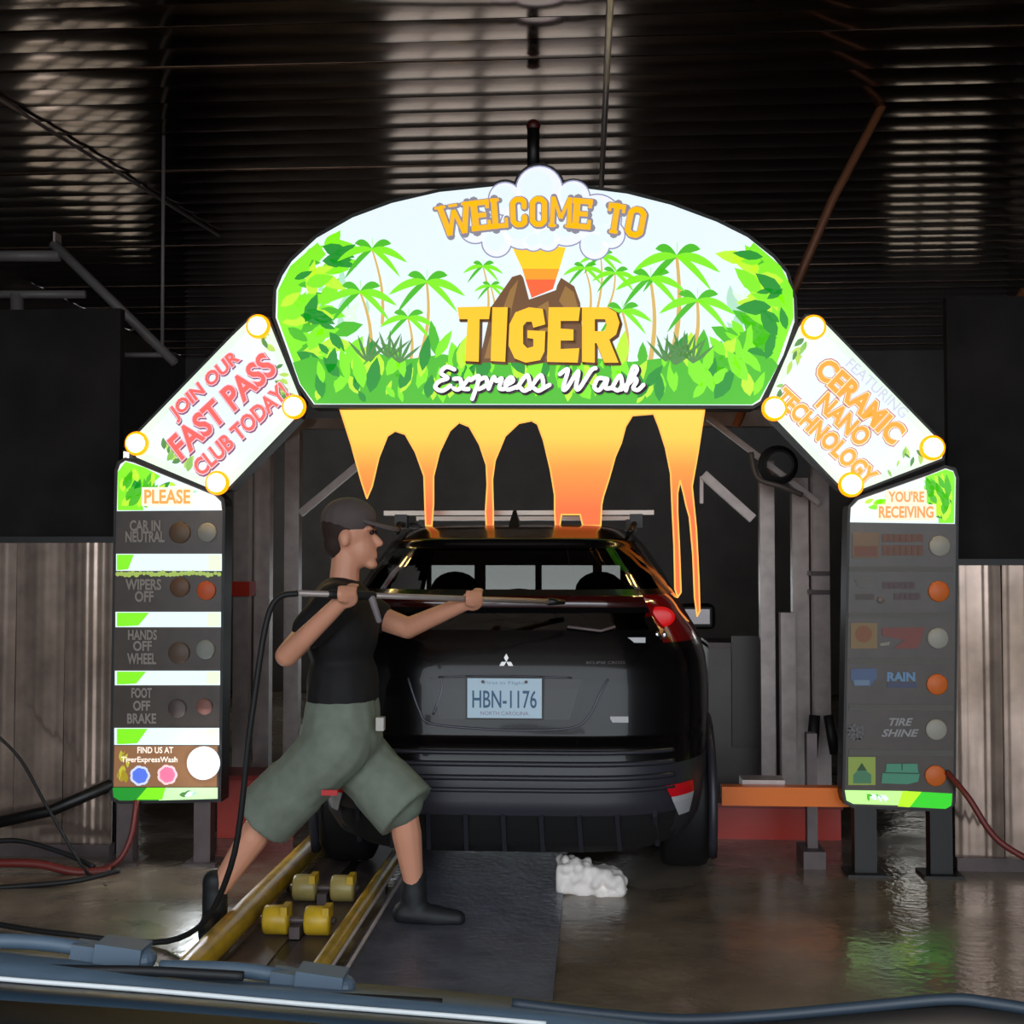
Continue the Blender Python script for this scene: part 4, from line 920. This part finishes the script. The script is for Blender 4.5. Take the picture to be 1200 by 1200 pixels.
tag(MB().tube(catmull([tuple(v) for v in hpts], 6), .014, 8).obj('air_hose', mat('dull hose', (96, 90, 86), .5), None, True), 'thin dull hose sagging below the coiled hose', 'hose')
# machine cabinet and low red boxes behind, orange stop bar
cab = thing('equipment_cabinet', 'plain machine cabinet standing between the car and the right gantry', 'cabinet', (P(890, 900, 7.6).x, 7.6, 0))
a_ = P(830, 756, 7.6); b_ = P(968, 1000, 7.6)
M_cab = mat('grey cabinet', (104, 98, 95), .4, noise=.2, nscale=3)
MB().box((a_.x, 7.6, .0), (b_.x, 8.1, a_.z)).obj('cabinet_body', M_cab, cab); MB().box((a_.x, 7.59, a_.z-.02), (b_.x, 8.1, a_.z+.015)).obj('cabinet_top', M_steeld, cab)
for px in (858, 908): 
    q = P(px, 870, 7.58); MB().box((q.x, 7.575, .35), (q.x+.22, 7.6, 1.0)).obj('cabinet_door', mat('cabinet door', (92, 87, 85), .45), cab)
st = thing('stop_bar', 'orange horizontal stop bar beside the service column', 'barrier', (P(990, 935, 6.12).x, 6.12, 0))
MB().box((P(846, 932, 6.12).x, 6.12, P(846, 944, 6.12).z), (P(995, 932, 6.12).x, 6.2, P(846, 922, 6.12).z)).obj('bar', M_orange, st)
MB().box((P(946, 932, 6.2).x, 6.2, 0), (P(958, 932, 6.2).x, 6.27, .62)).obj('bar_post', M_steeld, st); MB().box((P(940, 932, 6.15).x, 6.12, 0), (P(966, 932, 6.15).x, 6.34, .08)).obj('bar_base', M_steeld, st)
MB().box((P(870, 932, 6.2).x, 6.2, P(870, 922, 6.2).z-.02), (P(920, 932, 6.2).x, 6.34, P(870, 914, 6.2).z)).obj('bar_motor', M_steel, st)
for x0, x1, y, lb in ((838, 985, 6.75, 'low red box on the floor below the orange bar'), (255, 344, 6.6, 'low red box on the floor beside the outer yellow rail')):  # low boxes in even red with a darker red lip
    t = thing('red_floor_box', lb, 'skirt', (P(x0, 900, y).x, y, 0))
    xa, xb = P(x0, 900, y).x, P(x1, 900, y).x
    MB().box((xa, y, 0), (xb, y+.25, .16 if x0 > 600 else .30)).obj('red_box', M_red, t); MB().box((xa-.01, y-.01, .16 if x0 > 600 else .30), (xb+.01, y+.26, .185 if x0 > 600 else .325)).obj('red_box_lip', mat('deep red lip', (150, 30, 18), .4), t)
# steel tubes in the dark upper left
t = thing('pipe_rack', 'dark steel pipe rack high above the partition beside the message column', 'frame', (P(60, 345, 6.6).x, 6.6, 2.7))
M_pipe = mat('dull pipe', (104, 100, 99), .5)
for a, b_, r in (((-40,345),(100,345),.022), ((20,345),(20,418),.035), ((62,285),(205,425),.026), ((-40,300),(70,300),.03), ((55,416),(200,416),.014)):
    MB().tube([P(*a, 6.6), P(*b_, 6.6)], r, 10).obj('pipe', M_pipe, t, True)
MB().box(tuple(P(62, 290, 6.58)), tuple(P(72, 276, 6.66))).obj('pipe_bracket', M_steel, t)
for px in (-20, 190): MB().tube([P(px, 416 if px > 0 else 345, 6.6), Vector((P(px, 345, 6.6).x, 6.6, ZC+.02))], .01, 8).obj('hanger', M_pipe, t, True)
# conduits under the ceiling, brackets and specks of hardware
tag(MB().tube([(.075, 3.5, ZC-.03), (.02, 8.5, ZC-.03)], .014, 8).obj('ceiling_conduit', M_steel, None, True), 'pale conduit fixed along the ceiling above the cloud', 'conduit')
tag(MB().tube([(-2.95, 5.4, ZC-.02), (-2.6, 8.6, ZC-.02)], .010, 8).obj('ceiling_conduit', M_steeld, None, True), 'thin dark conduit fixed along the ceiling above the pipe rack', 'conduit')
tag(MB().tube([P(1105, -10, 6.4), P(975, 235, 6.4), P(862, 500, 6.4)], .022, 10).obj('diagonal_strut', mat('glare orange strut', (110, 66, 40), .5), None, True), 'orange diagonal strut standing in for glare, leaning from ceiling to the top of the technology sign', 'strut')  # its orange brown colour paints a streak of glare, not rust
tag(MB().tube([P(1200, 340, 6.4), P(1130, 455, 6.4)], .02, 10).obj('diagonal_strut', mat('glare orange strut', (110, 66, 40), .5), None, True), 'short glare orange strut beside the outer corner of the technology sign', 'strut')  # shares the orange brown painted after the glare
# hoses and bar at the foot of the left partition
def hose(pts, r, m, label):
    tag(MB().tube(catmull([tuple(p) for p in pts], 8), r, 8).obj('floor_hose', m, None, True), label, 'hose')
M_rh = mat('dark red hose', (110, 40, 36), .45)
hose([P(-30,840,5.9), P(20,885,5.9), P(55,945,5.85), P(100,1020,5.8), P(125,1040,5.6)], .008, M_rubber, 'thin black cable hanging slack across the left partition')
hose([P(160,938,5.98), P(152,985,5.93), P(130,1015,5.9), P(80,1022,5.9), P(-30,1024,5.85)], .014, M_rh, 'dark red hose curling down from under the message column')
hose([P(-30,990,5.95), P(20,985,5.95), P(75,1000,5.9), P(110,1016,5.85)], .012, M_rubber, 'black hose arching low at the foot of the left partition')
hose([P(-30,1012,5.8), P(40,1012,5.8), P(90,1022,5.8), P(130,1020,5.85)], .02, M_rh, 'thick dark red hose lying along the foot of the left partition')
hose([P(-40,1042,5.5), P(30,1038,5.55), P(90,1032,5.6), P(140,1020,5.7)], .012, M_rubber, 'black hose lying flat on the wet floor left of the rails')
hose([P(1110,905,5.99), P(1135,935,5.9), P(1170,985,5.85), P(1230,1020,5.8)], .014, M_rh, 'dark red hose running down from the service column')
tag(MB().tube([P(-40,972,6.02), P(60,950,6.02), P(134,918,6.02)], .028, 10).obj('slanted_pipe', M_black, None, True), 'black slanted pipe fixed across the left partition', 'pipe')

# ------------------------------------------------------------------ cowl and wipers of the car the view is taken from
hc = thing('waiting_car', 'dark blue grey cowl, wipers and hood edge of the waiting car', 'car', (0, 1.0, 0))
M_cowl = mat('cowl plastic with reflection tint', (74, 92, 108), .5, noise=.12, nscale=20); M_blk = mat('black rubber and gap shade', (20, 21, 24), .6)  # the cowl's blue tint paints in the windshield reflection
def strip(name, top, bot, yt, yb, m, smooth=True, th=.012):
    a = catmull(top, 6); b = catmull(bot, 6); n = len(a)
    A = [P(x, y, yt) for x, y in a]; Bm = [P((x+u)/2, (y+v)/2-4, (yt+yb)/2) for (x, y), (u, v) in zip(a, b)]; Bb = [P(x, y, yb) for x, y in b]
    rows = [[v-Vector((0, -.006, th+.02)) for v in A], A, Bm, Bb, [v-Vector((0, 0, th)) for v in Bb]]
    Vv = [v for r in rows for v in r]; Fc = [(k*n+i, (k+1)*n+i, (k+1)*n+i+1, k*n+i+1) for k in range(4) for i in range(n-1)]
    return meshobj(name, Vv, Fc, m, hc, smooth)
strip('cowl_panel', [(-160,1086),(0,1099),(110,1112),(230,1136),(400,1150),(620,1170),(760,1186),(860,1200)], [(-160,1126),(0,1142),(110,1152),(230,1163),(400,1176),(620,1196),(760,1212),(860,1222)], 1.22, 1.04, M_cowl)
MB().tube(catmull([tuple(P(x, y, 1.03)) for x, y in ((-160,1130),(0,1147),(180,1161),(360,1177),(560,1193),(640,1200))], 6), .0021, 8).obj('trim_strip', mat('pale trim strip', (225, 230, 232), .35), hc, True)
strip('lower_cowl', [(-160,1134),(0,1151),(180,1165),(360,1181),(560,1197),(760,1214)], [(-160,1160),(0,1172),(180,1184),(360,1198),(560,1214),(760,1232)], 1.03, .97, mat('dark blue cowl', (34, 50, 64), .45))
strip('cowl_gap_shade', [(-160,1160),(0,1172),(180,1184),(360,1198),(560,1214),(760,1232)], [(-160,1260),(0,1260),(180,1260),(360,1260),(560,1262),(760,1264)], .97, .90, M_blk)  # solid near-black strip painting the shade of the open cowl gap
for k, (x, y) in enumerate(((145, 1118), (378, 1150))):
    yw = 1.14; wa = MB().tube(catmull([tuple(P(x-190, y-16, yw)), tuple(P(x-110, y-14, yw)), tuple(P(x-60, y-8, yw)), tuple(P(x-22, y+2, yw))], 6), .007, 8).obj('wiper_arm', M_cowl, hc, True)
    pv = MB(); c = P(x, y, yw); pv.beam(c+Vector((-.022, 0, .002)), c+Vector((.02, 0, -.003)), .03, .022); pv.beam(c+Vector((-.045, 0, .004)), c+Vector((-.02, 0, .001)), .02, .013); pv.ball(c+Vector((.018, 0, -.004)), (.012, .014, .010), 14, 8); pv.obj('wiper_pivot', mat('wiper pivot', (80, 96, 112), .5), wa)
    MB().tube(catmull([tuple(P(x-150, y+17, 1.10)), tuple(P(x-40, y+19, 1.10)), tuple(P(x+30, y+20, 1.10)), tuple(P(x+140, y+26, 1.10))], 6), .0045, 6).obj('wiper_blade', M_blk, wa, True)
MB().tube(catmull([tuple(P(x, y, 1.12)) for x, y in ((600,1176),(700,1188),(800,1195),(900,1190),(1010,1180),(1110,1171),(1165,1176),(1260,1192))], 6), .0052, 10).obj('hood_seal', mat('dark blue rubber seal', (40, 52, 64), .5), hc, True)
strip('hood_edge', [(780,1200),(900,1196),(1010,1186),(1110,1178),(1165,1182),(1260,1197),(1320,1204)], [(780,1260),(900,1260),(1010,1260),(1110,1260),(1165,1260),(1260,1260),(1320,1260)], 1.12, 1.0, mat('pale beige hood edge', (150, 140, 128), .4))
